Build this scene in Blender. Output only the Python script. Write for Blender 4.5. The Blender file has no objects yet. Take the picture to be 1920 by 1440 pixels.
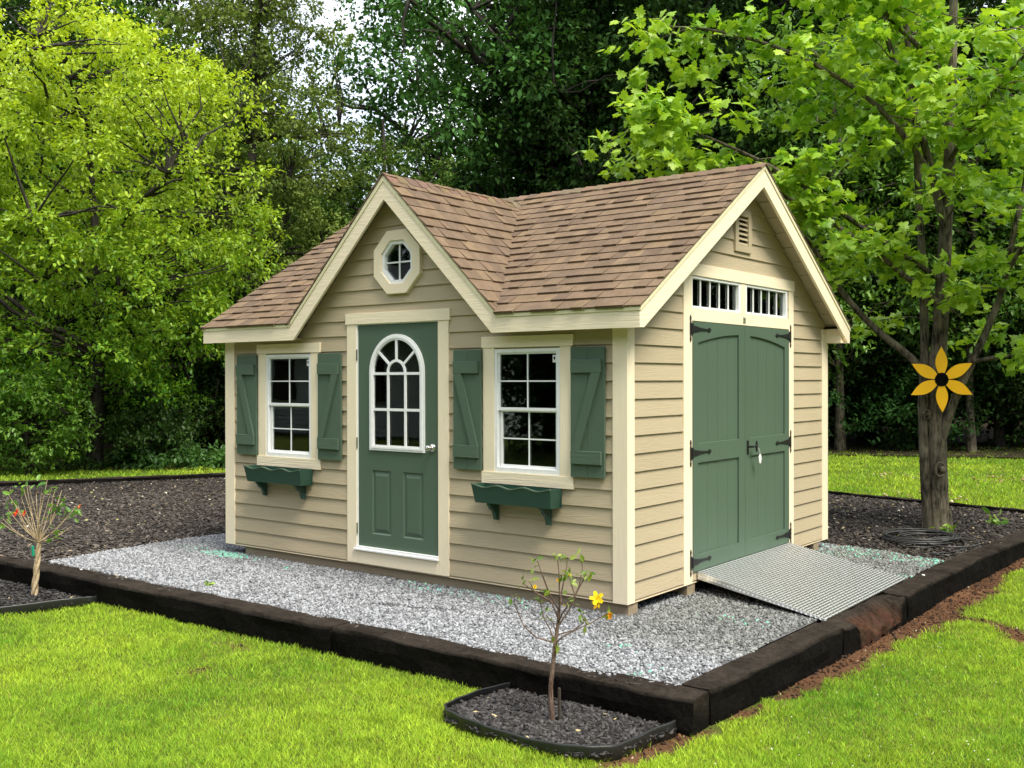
import bpy, bmesh, math, random
import numpy as np
from mathutils import Vector, Matrix
from mathutils.geometry import tessellate_polygon
random.seed(7); rng = np.random.default_rng(11)
R = math.radians
sc = bpy.context.scene
COL = sc.collection

# ------------------------------------------------------------------ materials
def newmat(name):
    m = bpy.data.materials.new(name); m.use_nodes = True
    nt = m.node_tree; nt.nodes.clear()
    out = nt.nodes.new('ShaderNodeOutputMaterial')
    return m, nt, out
def N(nt, kind, **kw):
    n = nt.nodes.new(kind)
    for k, v in kw.items():
        if k in n.inputs: n.inputs[k].default_value = v
        else: setattr(n, k, v)
    return n
def L(nt, a, b): nt.links.new(a, b)
def principled(nt, out, col=(.5,.5,.5), rough=.6, spec=.5, metal=0):
    p = nt.nodes.new('ShaderNodeBsdfPrincipled')
    p.inputs['Base Color'].default_value = (*col, 1)
    p.inputs['Roughness'].default_value = rough
    p.inputs['Metallic'].default_value = metal
    p.inputs['Specular IOR Level'].default_value = spec
    L(nt, p.outputs[0], out.inputs[0]); return p
def painted(name, col, rough=.5, scale=(1.6,1.6,16), freq=55, bump=.0012, vary=.06, tint=False, spec=.35, dirt=0):
    """painted board: embossed wood grain as contour lines of a stretched noise"""
    m, nt, out = newmat(name); p = principled(nt, out, col, rough, spec)
    tc = N(nt, 'ShaderNodeTexCoord'); mp = N(nt, 'ShaderNodeMapping'); mp.inputs['Scale'].default_value = scale
    L(nt, tc.outputs['Object'], mp.inputs[0]); src = mp.outputs[0]
    if tint:
        at = N(nt, 'ShaderNodeAttribute', attribute_name='tint')
        va = N(nt, 'ShaderNodeVectorMath', operation='MULTIPLY_ADD'); va.inputs[1].default_value = (23, 23, 23)
        L(nt, at.outputs['Vector'], va.inputs[0]); L(nt, src, va.inputs[2]); src = va.outputs[0]
    n1 = N(nt, 'ShaderNodeTexNoise', Scale=1.0, Detail=2.0, Roughness=.4); L(nt, src, n1.inputs['Vector'])
    mu = N(nt, 'ShaderNodeMath', operation='MULTIPLY'); mu.inputs[1].default_value = freq; L(nt, n1.outputs[0], mu.inputs[0])
    si = N(nt, 'ShaderNodeMath', operation='SINE'); L(nt, mu.outputs[0], si.inputs[0])
    n2 = N(nt, 'ShaderNodeTexNoise', Scale=60.0, Detail=3.0); L(nt, tc.outputs['Object'], n2.inputs['Vector'])
    ad = N(nt, 'ShaderNodeMath', operation='MULTIPLY_ADD'); ad.inputs[1].default_value = .35; L(nt, si.outputs[0], ad.inputs[0]); L(nt, n2.outputs[0], ad.inputs[2])
    bp = N(nt, 'ShaderNodeBump', Strength=1.0, Distance=bump); L(nt, ad.outputs[0], bp.inputs['Height']); L(nt, bp.outputs[0], p.inputs['Normal'])
    n3 = N(nt, 'ShaderNodeTexNoise', Scale=1.3, Detail=4.0); L(nt, tc.outputs['Object'], n3.inputs['Vector'])
    mr = N(nt, 'ShaderNodeMapRange'); mr.inputs[3].default_value = 1-vary*1.6; mr.inputs[4].default_value = 1+vary*1.6
    L(nt, n3.outputs[0], mr.inputs[0])
    mx = N(nt, 'ShaderNodeVectorMath', operation='SCALE'); mx.inputs[0].default_value = col; L(nt, mr.outputs[0], mx.inputs['Scale'])
    c = mx.outputs[0]
    if tint:
        mr2 = N(nt, 'ShaderNodeMapRange'); mr2.inputs[3].default_value = .93; mr2.inputs[4].default_value = 1.07; L(nt, at.outputs['Fac'], mr2.inputs[0])
        mx2 = N(nt, 'ShaderNodeVectorMath', operation='SCALE'); L(nt, c, mx2.inputs[0]); L(nt, mr2.outputs[0], mx2.inputs['Scale']); c = mx2.outputs[0]
    L(nt, c, p.inputs['Base Color']); return m
def plain(name, col, rough=.5, metal=0, spec=.5, bump=0, bscale=80):
    m, nt, out = newmat(name); p = principled(nt, out, col, rough, spec, metal)
    tc = N(nt, 'ShaderNodeTexCoord')
    n = N(nt, 'ShaderNodeTexNoise', Scale=float(bscale), Detail=4.0); L(nt, tc.outputs['Object'], n.inputs['Vector'])
    mr = N(nt, 'ShaderNodeMapRange'); mr.inputs[3].default_value = .88; mr.inputs[4].default_value = 1.12; L(nt, n.outputs[0], mr.inputs[0])
    mx = N(nt, 'ShaderNodeVectorMath', operation='SCALE'); mx.inputs[0].default_value = col; L(nt, mr.outputs[0], mx.inputs['Scale']); L(nt, mx.outputs[0], p.inputs['Base Color'])
    if bump:
        b = N(nt, 'ShaderNodeBump', Strength=1.0, Distance=bump); L(nt, n.outputs[0], b.inputs['Height']); L(nt, b.outputs[0], p.inputs['Normal'])
    return m
def attrcol(name, rough=.8, spec=.3, transl=0, bump=0, bscale=120, fine=.0):
    """colour stored per piece in the 'tint' attribute"""
    m, nt, out = newmat(name); p = principled(nt, out, (.5,.5,.5), rough, spec)
    at = N(nt, 'ShaderNodeAttribute', attribute_name='tint'); c = at.outputs['Color']
    if bump or fine:
        tc = N(nt, 'ShaderNodeTexCoord'); n = N(nt, 'ShaderNodeTexNoise', Scale=float(bscale), Detail=3.0); L(nt, tc.outputs['Object'], n.inputs['Vector'])
        if bump:
            b = N(nt, 'ShaderNodeBump', Strength=1.0, Distance=bump); L(nt, n.outputs[0], b.inputs['Height']); L(nt, b.outputs[0], p.inputs['Normal'])
        if fine:
            mr = N(nt, 'ShaderNodeMapRange'); mr.inputs[1].default_value=.25; mr.inputs[2].default_value=.75; mr.inputs[3].default_value = 1-fine; mr.inputs[4].default_value = 1+fine; L(nt, n.outputs[0], mr.inputs[0])
            mx = N(nt, 'ShaderNodeVectorMath', operation='SCALE'); L(nt, c, mx.inputs[0]); L(nt, mr.outputs[0], mx.inputs['Scale']); c = mx.outputs[0]
    L(nt, c, p.inputs['Base Color'])
    if transl:
        t = N(nt, 'ShaderNodeBsdfTranslucent'); 
        s = N(nt, 'ShaderNodeVectorMath', operation='MULTIPLY'); s.inputs[1].default_value = (1.25,1.2,.6); L(nt, c, s.inputs[0]); L(nt, s.outputs[0], t.inputs[0])
        mxs = N(nt, 'ShaderNodeMixShader'); mxs.inputs[0].default_value = transl
        L(nt, p.outputs[0], mxs.inputs[1]); L(nt, t.outputs[0], mxs.inputs[2]); L(nt, mxs.outputs[0], out.inputs[0])
    return m
def glassmat():
    m, nt, out = newmat('window_glass')
    tr = N(nt, 'ShaderNodeBsdfTransparent'); tr.inputs[0].default_value = (.72,.76,.74,1)
    gl = N(nt, 'ShaderNodeBsdfGlossy', Roughness=.015); gl.inputs[0].default_value = (.95,1,.98,1)
    tc = N(nt, 'ShaderNodeTexCoord'); n = N(nt, 'ShaderNodeTexNoise', Scale=3.0, Detail=1.0); L(nt, tc.outputs['Object'], n.inputs['Vector'])
    b = N(nt, 'ShaderNodeBump', Strength=.6, Distance=.004); L(nt, n.outputs[0], b.inputs['Height']); b.inputs['Distance'].default_value=.0012; L(nt, b.outputs[0], gl.inputs['Normal'])
    fr = N(nt, 'ShaderNodeFresnel', IOR=1.5); ad = N(nt, 'ShaderNodeMath', operation='MULTIPLY_ADD'); ad.inputs[1].default_value = 1.2; ad.inputs[2].default_value = .01
    L(nt, fr.outputs[0], ad.inputs[0])
    mx = N(nt, 'ShaderNodeMixShader'); L(nt, ad.outputs[0], mx.inputs[0]); L(nt, tr.outputs[0], mx.inputs[1]); L(nt, gl.outputs[0], mx.inputs[2]); L(nt, mx.outputs[0], out.inputs[0])
    return m
def barkmat(name, c1, c2, scale=9):
    m, nt, out = newmat(name); p = principled(nt, out, c1, .9, .2)
    tc = N(nt, 'ShaderNodeTexCoord'); mp = N(nt, 'ShaderNodeMapping'); mp.inputs['Scale'].default_value = (1,1,.22); L(nt, tc.outputs['Object'], mp.inputs[0])
    n = N(nt, 'ShaderNodeTexNoise', Scale=float(scale*2.6), Detail=6.0, Roughness=.65); L(nt, mp.outputs[0], n.inputs['Vector'])
    v = N(nt, 'ShaderNodeTexNoise', Scale=float(scale*.35), Detail=4.0); L(nt, tc.outputs['Object'], v.inputs['Vector'])
    ad = N(nt, 'ShaderNodeMath', operation='MULTIPLY_ADD'); ad.inputs[1].default_value = .6; L(nt, v.outputs[0], ad.inputs[0]); L(nt, n.outputs[0], ad.inputs[2])
    cr = N(nt, 'ShaderNodeValToRGB'); cr.color_ramp.elements[0].position=.62; cr.color_ramp.elements[1].position=.95
    cr.color_ramp.elements[0].color=(*c1,1); cr.color_ramp.elements[1].color=(*c2,1); L(nt, ad.outputs[0], cr.inputs[0]); L(nt, cr.outputs[0], p.inputs['Base Color'])
    b = N(nt, 'ShaderNodeBump', Strength=1.0, Distance=.02); L(nt, n.outputs[0], b.inputs['Height']); L(nt, b.outputs[0], p.inputs['Normal'])
    return m
def timbermat():
    m, nt, out = newmat('creosoted_timber'); p = principled(nt, out, (.03,.024,.02), .9, .06)
    tc = N(nt, 'ShaderNodeTexCoord'); at = N(nt, 'ShaderNodeAttribute', attribute_name='tint')
    n = N(nt, 'ShaderNodeTexNoise', Scale=22.0, Detail=7.0, Roughness=.7); L(nt, tc.outputs['Object'], n.inputs['Vector'])
    n2 = N(nt, 'ShaderNodeTexNoise', Scale=3.5, Detail=5.0); L(nt, tc.outputs['Object'], n2.inputs['Vector'])
    ad = N(nt, 'ShaderNodeMath', operation='MULTIPLY_ADD'); ad.inputs[1].default_value = .8; L(nt, n2.outputs[0], ad.inputs[0]); L(nt, n.outputs[0], ad.inputs[2])
    mr = N(nt, 'ShaderNodeMapRange'); mr.inputs[1].default_value=.65; mr.inputs[2].default_value=1.15; mr.inputs[3].default_value = .45; mr.inputs[4].default_value = 1.75; L(nt, ad.outputs[0], mr.inputs[0])
    mx = N(nt, 'ShaderNodeVectorMath', operation='SCALE'); L(nt, at.outputs['Color'], mx.inputs[0]); L(nt, mr.outputs[0], mx.inputs['Scale']); L(nt, mx.outputs[0], p.inputs['Base Color'])
    b = N(nt, 'ShaderNodeBump', Strength=1.0, Distance=.012); b.inputs['Distance'].default_value=.022; L(nt, ad.outputs[0], b.inputs['Height']); L(nt, b.outputs[0], p.inputs['Normal'])
    return m
def shinglemat():
    m, nt, out = newmat('asphalt_shingle'); p = principled(nt, out, (.3,.2,.13), .9, .15)
    tc = N(nt, 'ShaderNodeTexCoord'); at = N(nt, 'ShaderNodeAttribute', attribute_name='tint')
    n = N(nt, 'ShaderNodeTexNoise', Scale=260.0, Detail=2.0); L(nt, tc.outputs['Object'], n.inputs['Vector'])
    n2 = N(nt, 'ShaderNodeTexNoise', Scale=9.0, Detail=3.0); L(nt, tc.outputs['Object'], n2.inputs['Vector'])
    mr = N(nt, 'ShaderNodeMapRange'); mr.inputs[1].default_value=.3; mr.inputs[2].default_value=.7; mr.inputs[3].default_value = .68; mr.inputs[4].default_value = 1.32; L(nt, n.outputs[0], mr.inputs[0])
    mr2 = N(nt, 'ShaderNodeMapRange'); mr2.inputs[1].default_value=.3; mr2.inputs[2].default_value=.7; mr2.inputs[3].default_value = .85; mr2.inputs[4].default_value = 1.15; L(nt, n2.outputs[0], mr2.inputs[0])
    q = N(nt, 'ShaderNodeMath', operation='MULTIPLY'); L(nt, mr.outputs[0], q.inputs[0]); L(nt, mr2.outputs[0], q.inputs[1])
    mx = N(nt, 'ShaderNodeVectorMath', operation='SCALE'); L(nt, at.outputs['Color'], mx.inputs[0]); L(nt, q.outputs[0], mx.inputs['Scale']); L(nt, mx.outputs[0], p.inputs['Base Color'])
    b = N(nt, 'ShaderNodeBump', Strength=.8, Distance=.002); L(nt, n.outputs[0], b.inputs['Height']); L(nt, b.outputs[0], p.inputs['Normal'])
    return m
def groundmat(name, stops, scale=2.5, fine=45, bump=.01, rough=.95, mask=None):
    """two-scale noise between colours; mask = (attribute, colour a, colour b)"""
    m, nt, out = newmat(name); p = principled(nt, out, stops[0], rough, .15)
    tc = N(nt, 'ShaderNodeTexCoord')
    a = N(nt, 'ShaderNodeTexNoise', Scale=float(scale), Detail=6.0, Roughness=.6); L(nt, tc.outputs['Object'], a.inputs['Vector'])
    f = N(nt, 'ShaderNodeTexNoise', Scale=float(fine), Detail=5.0, Roughness=.7); L(nt, tc.outputs['Object'], f.inputs['Vector'])
    ad = N(nt, 'ShaderNodeMath', operation='ADD'); L(nt, a.outputs[0], ad.inputs[0]); L(nt, f.outputs[0], ad.inputs[1])
    cr = N(nt, 'ShaderNodeValToRGB'); mr = N(nt, 'ShaderNodeMapRange'); mr.inputs[1].default_value=.7; mr.inputs[2].default_value=1.3; L(nt, ad.outputs[0], mr.inputs[0]); L(nt, mr.outputs[0], cr.inputs[0])
    el = cr.color_ramp.elements
    el[0].color = (*stops[0], 1); el[1].color = (*stops[-1], 1)
    for i in range(1, len(stops)-1):
        e = el.new(i/(len(stops)-1)); e.color = (*stops[i], 1)
    c = cr.outputs[0]
    if mask:
        at = N(nt, 'ShaderNodeAttribute', attribute_name='tint')
        dr = N(nt, 'ShaderNodeValToRGB'); L(nt, mr.outputs[0], dr.inputs[0]); dr.color_ramp.elements[0].color=(*mask[0],1); dr.color_ramp.elements[1].color=(*mask[1],1)
        mx = N(nt, 'ShaderNodeMix', data_type='RGBA'); L(nt, at.outputs['Fac'], mx.inputs[0]); L(nt, c, mx.inputs[6]); L(nt, dr.outputs[0], mx.inputs[7]); c = mx.outputs[2]
    L(nt, c, p.inputs['Base Color'])
    b = N(nt, 'ShaderNodeBump', Strength=1.0, Distance=bump); L(nt, f.outputs[0], b.inputs['Height']); L(nt, b.outputs[0], p.inputs['Normal'])
    return m

SID = (.46,.382,.255); TRIM = (.88,.765,.56); GRN = (.084,.130,.090)
M = dict(
 siding=painted('tan_siding', SID, .6, (1.3,1.3,15), 60, .0009, .05, tint=True),
 siding_v=painted('tan_panel', SID, .6, (9,9,1.5), 30, .0006),
 trim=painted('cream_trim_vertical', TRIM, .5, (16,16,1.4), 40, .0010, .03),
 trim_h=painted('cream_trim_horizontal', TRIM, .5, (1.4,1.4,16), 40, .0010, .03),
 skid=painted('tan_skid', (.30,.24,.16), .8, (1.5,1.5,14), 30, .002, .12),
 green=painted('green_paint_vertical', GRN, .42, (14,14,1.2), 45, .0008, .06),
 green_h=painted('green_paint_horizontal', GRN, .42, (1.2,1.2,14), 45, .0008, .06),
 door=painted('green_door_paint', GRN, .36, (7,7,.9), 45, .0005, .03),
 box=painted('dark_green_plastic', (.028,.075,.052), .35, (1.2,1.2,14), 45, .0005, .06),
 white=plain('white_vinyl', (.86,.87,.86), .35, bscale=20),
 drip=plain('cream_metal_drip_edge', (.78,.72,.47), .35, bscale=20),
 iron=plain('black_iron', (.012,.012,.013), .45, bump=.0006),
 steel=plain('satin_nickel', (.62,.60,.55), .22, 1.0),
 alu=plain('tread_plate_aluminium', (.90,.92,.94), .24, .7, bscale=14), plate=plain('plate_between_treads', (.12,.115,.10), .4, .6, bscale=14),
 dark=plain('dark_interior', (.05,.038,.027), .9, bscale=6),
 glass=glassmat(), shingle=shinglemat(), timber=timbermat(),
 plastic=plain('black_plastic_edging', (.022,.023,.024), .42, bump=.002, bscale=18),
 hose=plain('black_hose', (.045,.045,.045), .4),
 stone=attrcol('gravel_stone', .9, .2, bump=.002, bscale=150, fine=.25),
 chip=attrcol('bark_chip', .85, .3, bump=.002, bscale=90, fine=.3),
 leaf=attrcol('leaf', .42, .45, transl=.38),
 leafdull=attrcol('leaf_matt', .8, .07, transl=.25),
 grass=attrcol('grass_blade', .8, .08, transl=.45),
 petal=attrcol('petal', .6, .2, transl=.3),
 yellow=painted('yellow_painted_wood', (.99,.53,.010), .55, (5,5,5), 18, .0006, .14),
 black=plain('black_paint', (.004,.004,.004), .9, spec=.05),
 tag=plain('white_tag', (.8,.8,.78), .4), metal=plain('pewter_plaque', (.30,.33,.22), .5, .3),
 bark_maple=barkmat('maple_bark', (.020,.017,.011), (.19,.165,.115), 11),
 bark=barkmat('dark_bark', (.014,.012,.010), (.07,.06,.05), 7),
 bark_sap=barkmat('sapling_bark', (.10,.06,.045), (.26,.18,.14), 30),
 bark_pale=barkmat('pale_sapling_bark', (.42,.30,.17), (.72,.58,.38), 40),
 housewall=plain('white_house_siding', (.62,.66,.68), .6), houseroof=plain('grey_house_roof', (.10,.10,.11), .9),
)

# ------------------------------------------------------------------ mesh builders
class MB:
    def __init__(s): s.v=[]; s.f=[]; s.c=[]
    def add(s, vs, fs, col=None):
        o=len(s.v); s.v += [tuple(v) for v in vs]; s.f += [tuple(i+o for i in f) for f in fs]
        s.c += [col if col is not None else (.5,.5,.5)]*len(vs); return s
    def box(s, a, b, col=None):
        (x0,y0,z0),(x1,y1,z1)=a,b
        vs=[(x0,y0,z0),(x1,y0,z0),(x1,y1,z0),(x0,y1,z0),(x0,y0,z1),(x1,y0,z1),(x1,y1,z1),(x0,y1,z1)]
        return s.add(vs,[(0,3,2,1),(4,5,6,7),(0,1,5,4),(1,2,6,5),(2,3,7,6),(3,0,4,7)],col)
    def prism(s, outer, w0, w1, mp, holes=(), col=None, t=None):
        loops=[outer]+list(holes)
        pts=[p for l in loops for p in l]; n=len(pts)
        tris=tessellate_polygon([[Vector((p[0],p[1],0)) for p in l] for l in loops])
        vs=[mp(u,v,w0) for u,v in pts]+[mp(u,v,w1) for u,v in pts]
        fs=[tuple(t) for t in tris]+[tuple(i+n for i in reversed(t)) for t in tris]
        o=0
        for l in loops:
            k=len(l)
            for i in range(k):
                a=o+i; b=o+(i+1)%k; fs.append((a,b,b+n,a+n))
            o+=k
        return s.add(vs,fs,col)
    def tube(s, path, rad, sides=8, col=None, cap=True, jit=0, seed=0):
        rr=random.Random(seed); P=[Vector(p) for p in path]; n=len(P)
        rad=rad if isinstance(rad,(list,tuple)) else [rad]*n
        vs=[]; fs=[]; ref=Vector((0.31,0.77,0.2))
        for i,p in enumerate(P):
            d=(P[min(i+1,n-1)]-P[max(i-1,0)]).normalized()
            u=d.cross(ref)
            if u.length<1e-3: u=d.cross(Vector((1,0,0)))
            u.normalize(); w=d.cross(u)
            for k in range(sides):
                a=2*math.pi*k/sides; r=rad[i]*(1+jit*(rr.random()-.5))
                vs.append(p+u*math.cos(a)*r+w*math.sin(a)*r)
        for i in range(n-1):
            for k in range(sides):
                a=i*sides+k; b=i*sides+(k+1)%sides
                fs.append((a,b,b+sides,a+sides))
        if cap:
            fs.append(tuple(range(sides))[::-1]); fs.append(tuple(range((n-1)*sides,n*sides)))
        return s.add(vs,fs,col)
    def build(s, name, mat, parent=None, sub=False, smooth=False, bevel=0, recalc=True):
        me=bpy.data.meshes.new(name); me.from_pydata(s.v,[],s.f); me.update()
        if recalc:
            bm=bmesh.new(); bm.from_mesh(me); bmesh.ops.recalc_face_normals(bm, faces=bm.faces); bm.to_mesh(me); bm.free()
        a=me.attributes.new('tint','FLOAT_COLOR','POINT')
        c=np.ones((len(s.v),4),dtype=np.float32); c[:,:3]=np.array(s.c,dtype=np.float32).reshape(-1,3); a.data.foreach_set('color',c.ravel())
        me.materials.append(mat)
        if smooth: me.polygons.foreach_set('use_smooth',[True]*len(me.polygons))
        o=bpy.data.objects.new(name,me); COL.objects.link(o)
        if bevel:
            b=o.modifiers.new('bevel','BEVEL'); b.width=bevel; b.segments=2; b.limit_method='ANGLE'; b.angle_limit=R(40)
        attach(o,parent,sub); return o
def attach(o,parent,sub=False):
    if parent is not None:
        o.parent=parent
        if not sub: o.location=tuple(-v for v in parent.location)
def npmesh(name, V, F, C, mat, parent=None, smooth=False, local=False):
    """V (n,3)  F (m,k)  C (n,3)"""
    V=np.asarray(V,dtype=np.float32); F=np.asarray(F,dtype=np.int32); m,k=F.shape
    me=bpy.data.meshes.new(name); me.vertices.add(len(V)); me.vertices.foreach_set('co',V.ravel())
    me.loops.add(m*k); me.loops.foreach_set('vertex_index',F.ravel())
    me.polygons.add(m); me.polygons.foreach_set('loop_start',np.arange(0,m*k,k,dtype=np.int32))
    try: me.polygons.foreach_set('loop_total',np.full(m,k,dtype=np.int32))
    except Exception: pass
    if smooth: me.polygons.foreach_set('use_smooth',np.ones(m,dtype=bool))
    me.update(calc_edges=True)
    a=me.attributes.new('tint','FLOAT_COLOR','POINT'); c=np.ones((len(V),4),dtype=np.float32); c[:,:3]=C; a.data.foreach_set('color',c.ravel())
    me.materials.append(mat); o=bpy.data.objects.new(name,me); COL.objects.link(o)
    if parent is not None:
        o.parent=parent
        if not local: o.location=tuple(-v for v in parent.location)
    return o
def tag(o,label=None,cat=None,group=None,kind=None):
    if label: o['label']=label
    if cat: o['category']=cat
    if group: o['group']=group
    if kind: o['kind']=kind
    return o
def empty(name,loc,label,cat,group=None):
    o=bpy.data.objects.new(name,None); COL.objects.link(o); o.location=loc; o.empty_display_size=.2
    return tag(o,label,cat,group)
FR=lambda u,v,w:(u,w,v)      # front wall: u=x v=z w=depth(y)
SD=lambda u,v,w:(-w,u,v)     # side wall at x=0: u=y v=z w=depth into the shed
def rect(a,b,c,d): return [(a,c),(b,c),(b,d),(a,d)]
def clip(poly, a, b):
    """keep the part of poly left of the line a->b"""
    out=[]; n=len(poly)
    f=lambda p:(b[0]-a[0])*(p[1]-a[1])-(b[1]-a[1])*(p[0]-a[0])
    for i in range(n):
        p,q=poly[i],poly[(i+1)%n]; fp,fq=f(p),f(q)
        if fp>=0: out.append(p)
        if (fp>0)!=(fq>0) and abs(fp-fq)>1e-12:
            t=fp/(fp-fq); out.append((p[0]+(q[0]-p[0])*t,p[1]+(q[1]-p[1])*t))
    return out
def clipconv(poly, reg):
    for i in range(len(reg)):
        poly=clip(poly,reg[i],reg[(i+1)%len(reg)])
        if len(poly)<3: return []
    return poly

# ------------------------------------------------------------------ camera
YAW,PIT,ROL=R(37.8208),R(-.2605),R(-.106)
Fv=Vector((-math.sin(YAW)*math.cos(PIT),math.cos(YAW)*math.cos(PIT),math.sin(PIT)))
Rv=Vector((math.cos(YAW),math.sin(YAW),0)); Uv=Rv.cross(Fv)
R2=Rv*math.cos(ROL)+Uv*math.sin(ROL); U2=-Rv*math.sin(ROL)+Uv*math.cos(ROL)
CP=Vector((4.0626,-6.6462,1.7015))
cd=bpy.data.cameras.new('camera'); cam=bpy.data.objects.new('camera',cd); COL.objects.link(cam)
cam.matrix_world=Matrix(((R2.x,U2.x,-Fv.x,CP.x),(R2.y,U2.y,-Fv.y,CP.y),(R2.z,U2.z,-Fv.z,CP.z),(0,0,0,1)))
cd.sensor_width=36; cd.lens=1931.58/1920*36; cd.clip_start=.05; cd.clip_end=800
sc.camera=cam
def dl(d,l,z=0):            # ground position d metres ahead of and l metres right of the viewpoint
    return (CP.x-math.sin(YAW)*d+math.cos(YAW)*l, CP.y+math.cos(YAW)*d+math.sin(YAW)*l, z)
def dl_of(x,y):
    dx,dy=x-CP.x,y-CP.y
    return -math.sin(YAW)*dx+math.cos(YAW)*dy, math.cos(YAW)*dx+math.sin(YAW)*dy

# ------------------------------------------------------------------ light
SUN_AZ=Vector((.94,-.24,0)).normalized(); EL=R(57)
sd=bpy.data.lights.new('sun','SUN'); sd.energy=2.8; sd.angle=R(26); sd.color=(1,.94,.80)
so=bpy.data.objects.new('sun',sd); COL.objects.link(so)
dirv=Vector((SUN_AZ.x*math.cos(EL),SUN_AZ.y*math.cos(EL),math.sin(EL)))
so.rotation_euler=dirv.to_track_quat('Z','Y').to_euler(); so.location=(0,0,30)
w=bpy.data.worlds.new('World'); sc.world=w; w.use_nodes=True; nt=w.node_tree; nt.nodes.clear()
wo=nt.nodes.new('ShaderNodeOutputWorld'); bg=nt.nodes.new('ShaderNodeBackground'); bg.inputs[1].default_value=.13
sky=nt.nodes.new('ShaderNodeTexSky'); sky.sky_type='NISHITA'; sky.sun_disc=False; sky.sun_elevation=EL
sky.sun_rotation=math.atan2(SUN_AZ.x,SUN_AZ.y)
tc=nt.nodes.new('ShaderNodeTexCoord'); cn=nt.nodes.new('ShaderNodeTexNoise'); cn.inputs['Scale'].default_value=3.2; cn.inputs['Detail'].default_value=7
nt.links.new(tc.outputs['Generated'],cn.inputs['Vector'])
cr=nt.nodes.new('ShaderNodeValToRGB'); cr.color_ramp.elements[0].position=.36; cr.color_ramp.elements[1].position=.60
cr.color_ramp.elements[0].color=(.35,.35,.35,1); cr.color_ramp.elements[1].color=(.95,.95,.95,1); nt.links.new(cn.outputs[0],cr.inputs[0])
mx=nt.nodes.new('ShaderNodeMix'); mx.data_type='RGBA'; nt.links.new(cr.outputs[0],mx.inputs[0]); nt.links.new(sky.outputs[0],mx.inputs[6]); mx.inputs[7].default_value=(7.4,7.6,7.9,1)
nt.links.new(mx.outputs[2],bg.inputs[0]); nt.links.new(bg.outputs[0],wo.inputs[0])
sc.view_settings.view_transform='Standard'; sc.view_settings.look='None'; sc.view_settings.exposure=1.02; sc.view_settings.gamma=1
sc.render.engine='CYCLES'; sc.cycles.max_bounces=6; sc.cycles.diffuse_bounces=3; sc.cycles.glossy_bounces=3; sc.cycles.transmission_bounces=4; sc.cycles.transparent_max_bounces=8
sc.cycles.sample_clamp_indirect=6

# ================================================================== THE SHED
LEN,WID,OE,OG,ZT,ZB,HR,HG,XG,GA,GB=4.8779,4.0584,.1331,.1904,2.2396,2.0807,3.6184,3.5113,-2.4283,1.2779,1.2201
WR=WID/2
S1=(HR-ZT)/(WR+OE); S2=(HG-ZT)/GA                      # slopes of the main roof and of the cross gable
YJ=-OE+(HG-ZT)/S1
shed=empty('garden_shed',(-2.4,2.0,-.1),'tan garden shed with cream trim, green doors and brown shingle roof with front gable','shed')
ZG=-.10                                                 # gravel level
def part(mb,name,mat,**k): return mb.build(name,mat,shed,**k)

# ---- siding, lap boards of 139 mm
EXP=.1392; Z0=.02
def siding(name, u0, u1, ztop, openings, mp, seed, gable=None):
    rr=random.Random(seed); mb=MB()
    k=-1
    while True:
        za=0.0 if k<0 else Z0+EXP*k; zb=Z0+EXP*(k+1); k+=1
        if za>=ztop: break
        zc=min(zb,ztop); col=(rr.random(),rr.random(),rr.random())
        dep=lambda z:.004+.0145*(z-za)/(zb-za)
        br=sorted({za,zc}|{z for o in openings for z in (o[2],o[3]) if za<z<zc}|({gable[0]} if gable and za<gable[0]<zc else set()))
        def ext(z):
            if gable and z>gable[0]:
                a=gable[1]-(gable[2]-z)/gable[3]; b=gable[1]+(gable[2]-z)/gable[3]
                return (max(u0,a),min(u1,b)) if b>a else (gable[1],gable[1])
            return (u0,u1)
        for a,b in zip(br,br[1:]):
            mid=(a+b)/2; cuts=sorted([(o[0],o[1]) for o in openings if o[2]<mid<o[3]])
            ea,eb=ext(a),ext(b)
            segs=[]; cur=(ea[0],eb[0])
            for c in cuts: segs.append((cur,(c[0],c[0]))); cur=(c[1],c[1])
            segs.append((cur,(ea[1],eb[1])))
            for (l,lt),(r,rt) in segs:
                if r-l<1e-4 and rt-lt<1e-4: continue
                mb.add([mp(l,a,dep(a)),mp(r,a,dep(a)),mp(rt,b,dep(b)),mp(lt,b,dep(b))],[(0,1,2,3)],col)
                if abs(a-za)<1e-6:
                    mb.add([mp(l,a,dep(a)),mp(r,a,dep(a)),mp(r,a,.03),mp(l,a,.03)],[(3,2,1,0)],col)
    return mb.build(name,M['siding'],shed,recalc=False)
oct_pts=lambda c,z,r,n=8:[(c+r/math.cos(math.pi/8)*math.cos(math.pi/8+i*math.pi/4),z+r/math.cos(math.pi/8)*math.sin(math.pi/8+i*math.pi/4)) for i in range(8)]
OC=(-2.383,2.752)
win_op=[(-4.22,-3.548,.95,1.95),(-1.282,-.62,.95,1.95)]
door_op=(-2.93,-1.90,.12,2.21)
# the gable line on the wall is where the soffit meets it
gz=HG-.085*1.0
siding('front_siding',-4.79,-.06,gz,win_op+[door_op,(OC[0]-.17,OC[0]+.17,OC[1]-.17,OC[1]+.17)],FR,3,gable=(ZB+.03,XG,gz,S2))
tr_op=[(1.009,1.955,2.29,2.56),(2.053,3.001,2.29,2.56)]
dd_op=(1.03,3.03,.09,2.18)
gs=HR-.09
siding('side_siding',.06,WID-.06,gs,tr_op+[dd_op,(1.89,2.10,2.90,3.175)],SD,5,gable=(gs-S1*(WR-.02),WR,gs,S1))
BK=lambda u,v,w:(u,WID-w,v); LF=lambda u,v,w:(-LEN+w,u,v)
siding('back_siding',-4.79,-.06,2.3,[],BK,8); siding('left_siding',.06,WID-.06,gs,[],LF,9,gable=(gs-S1*(WR-.02),WR,gs,S1))
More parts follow.
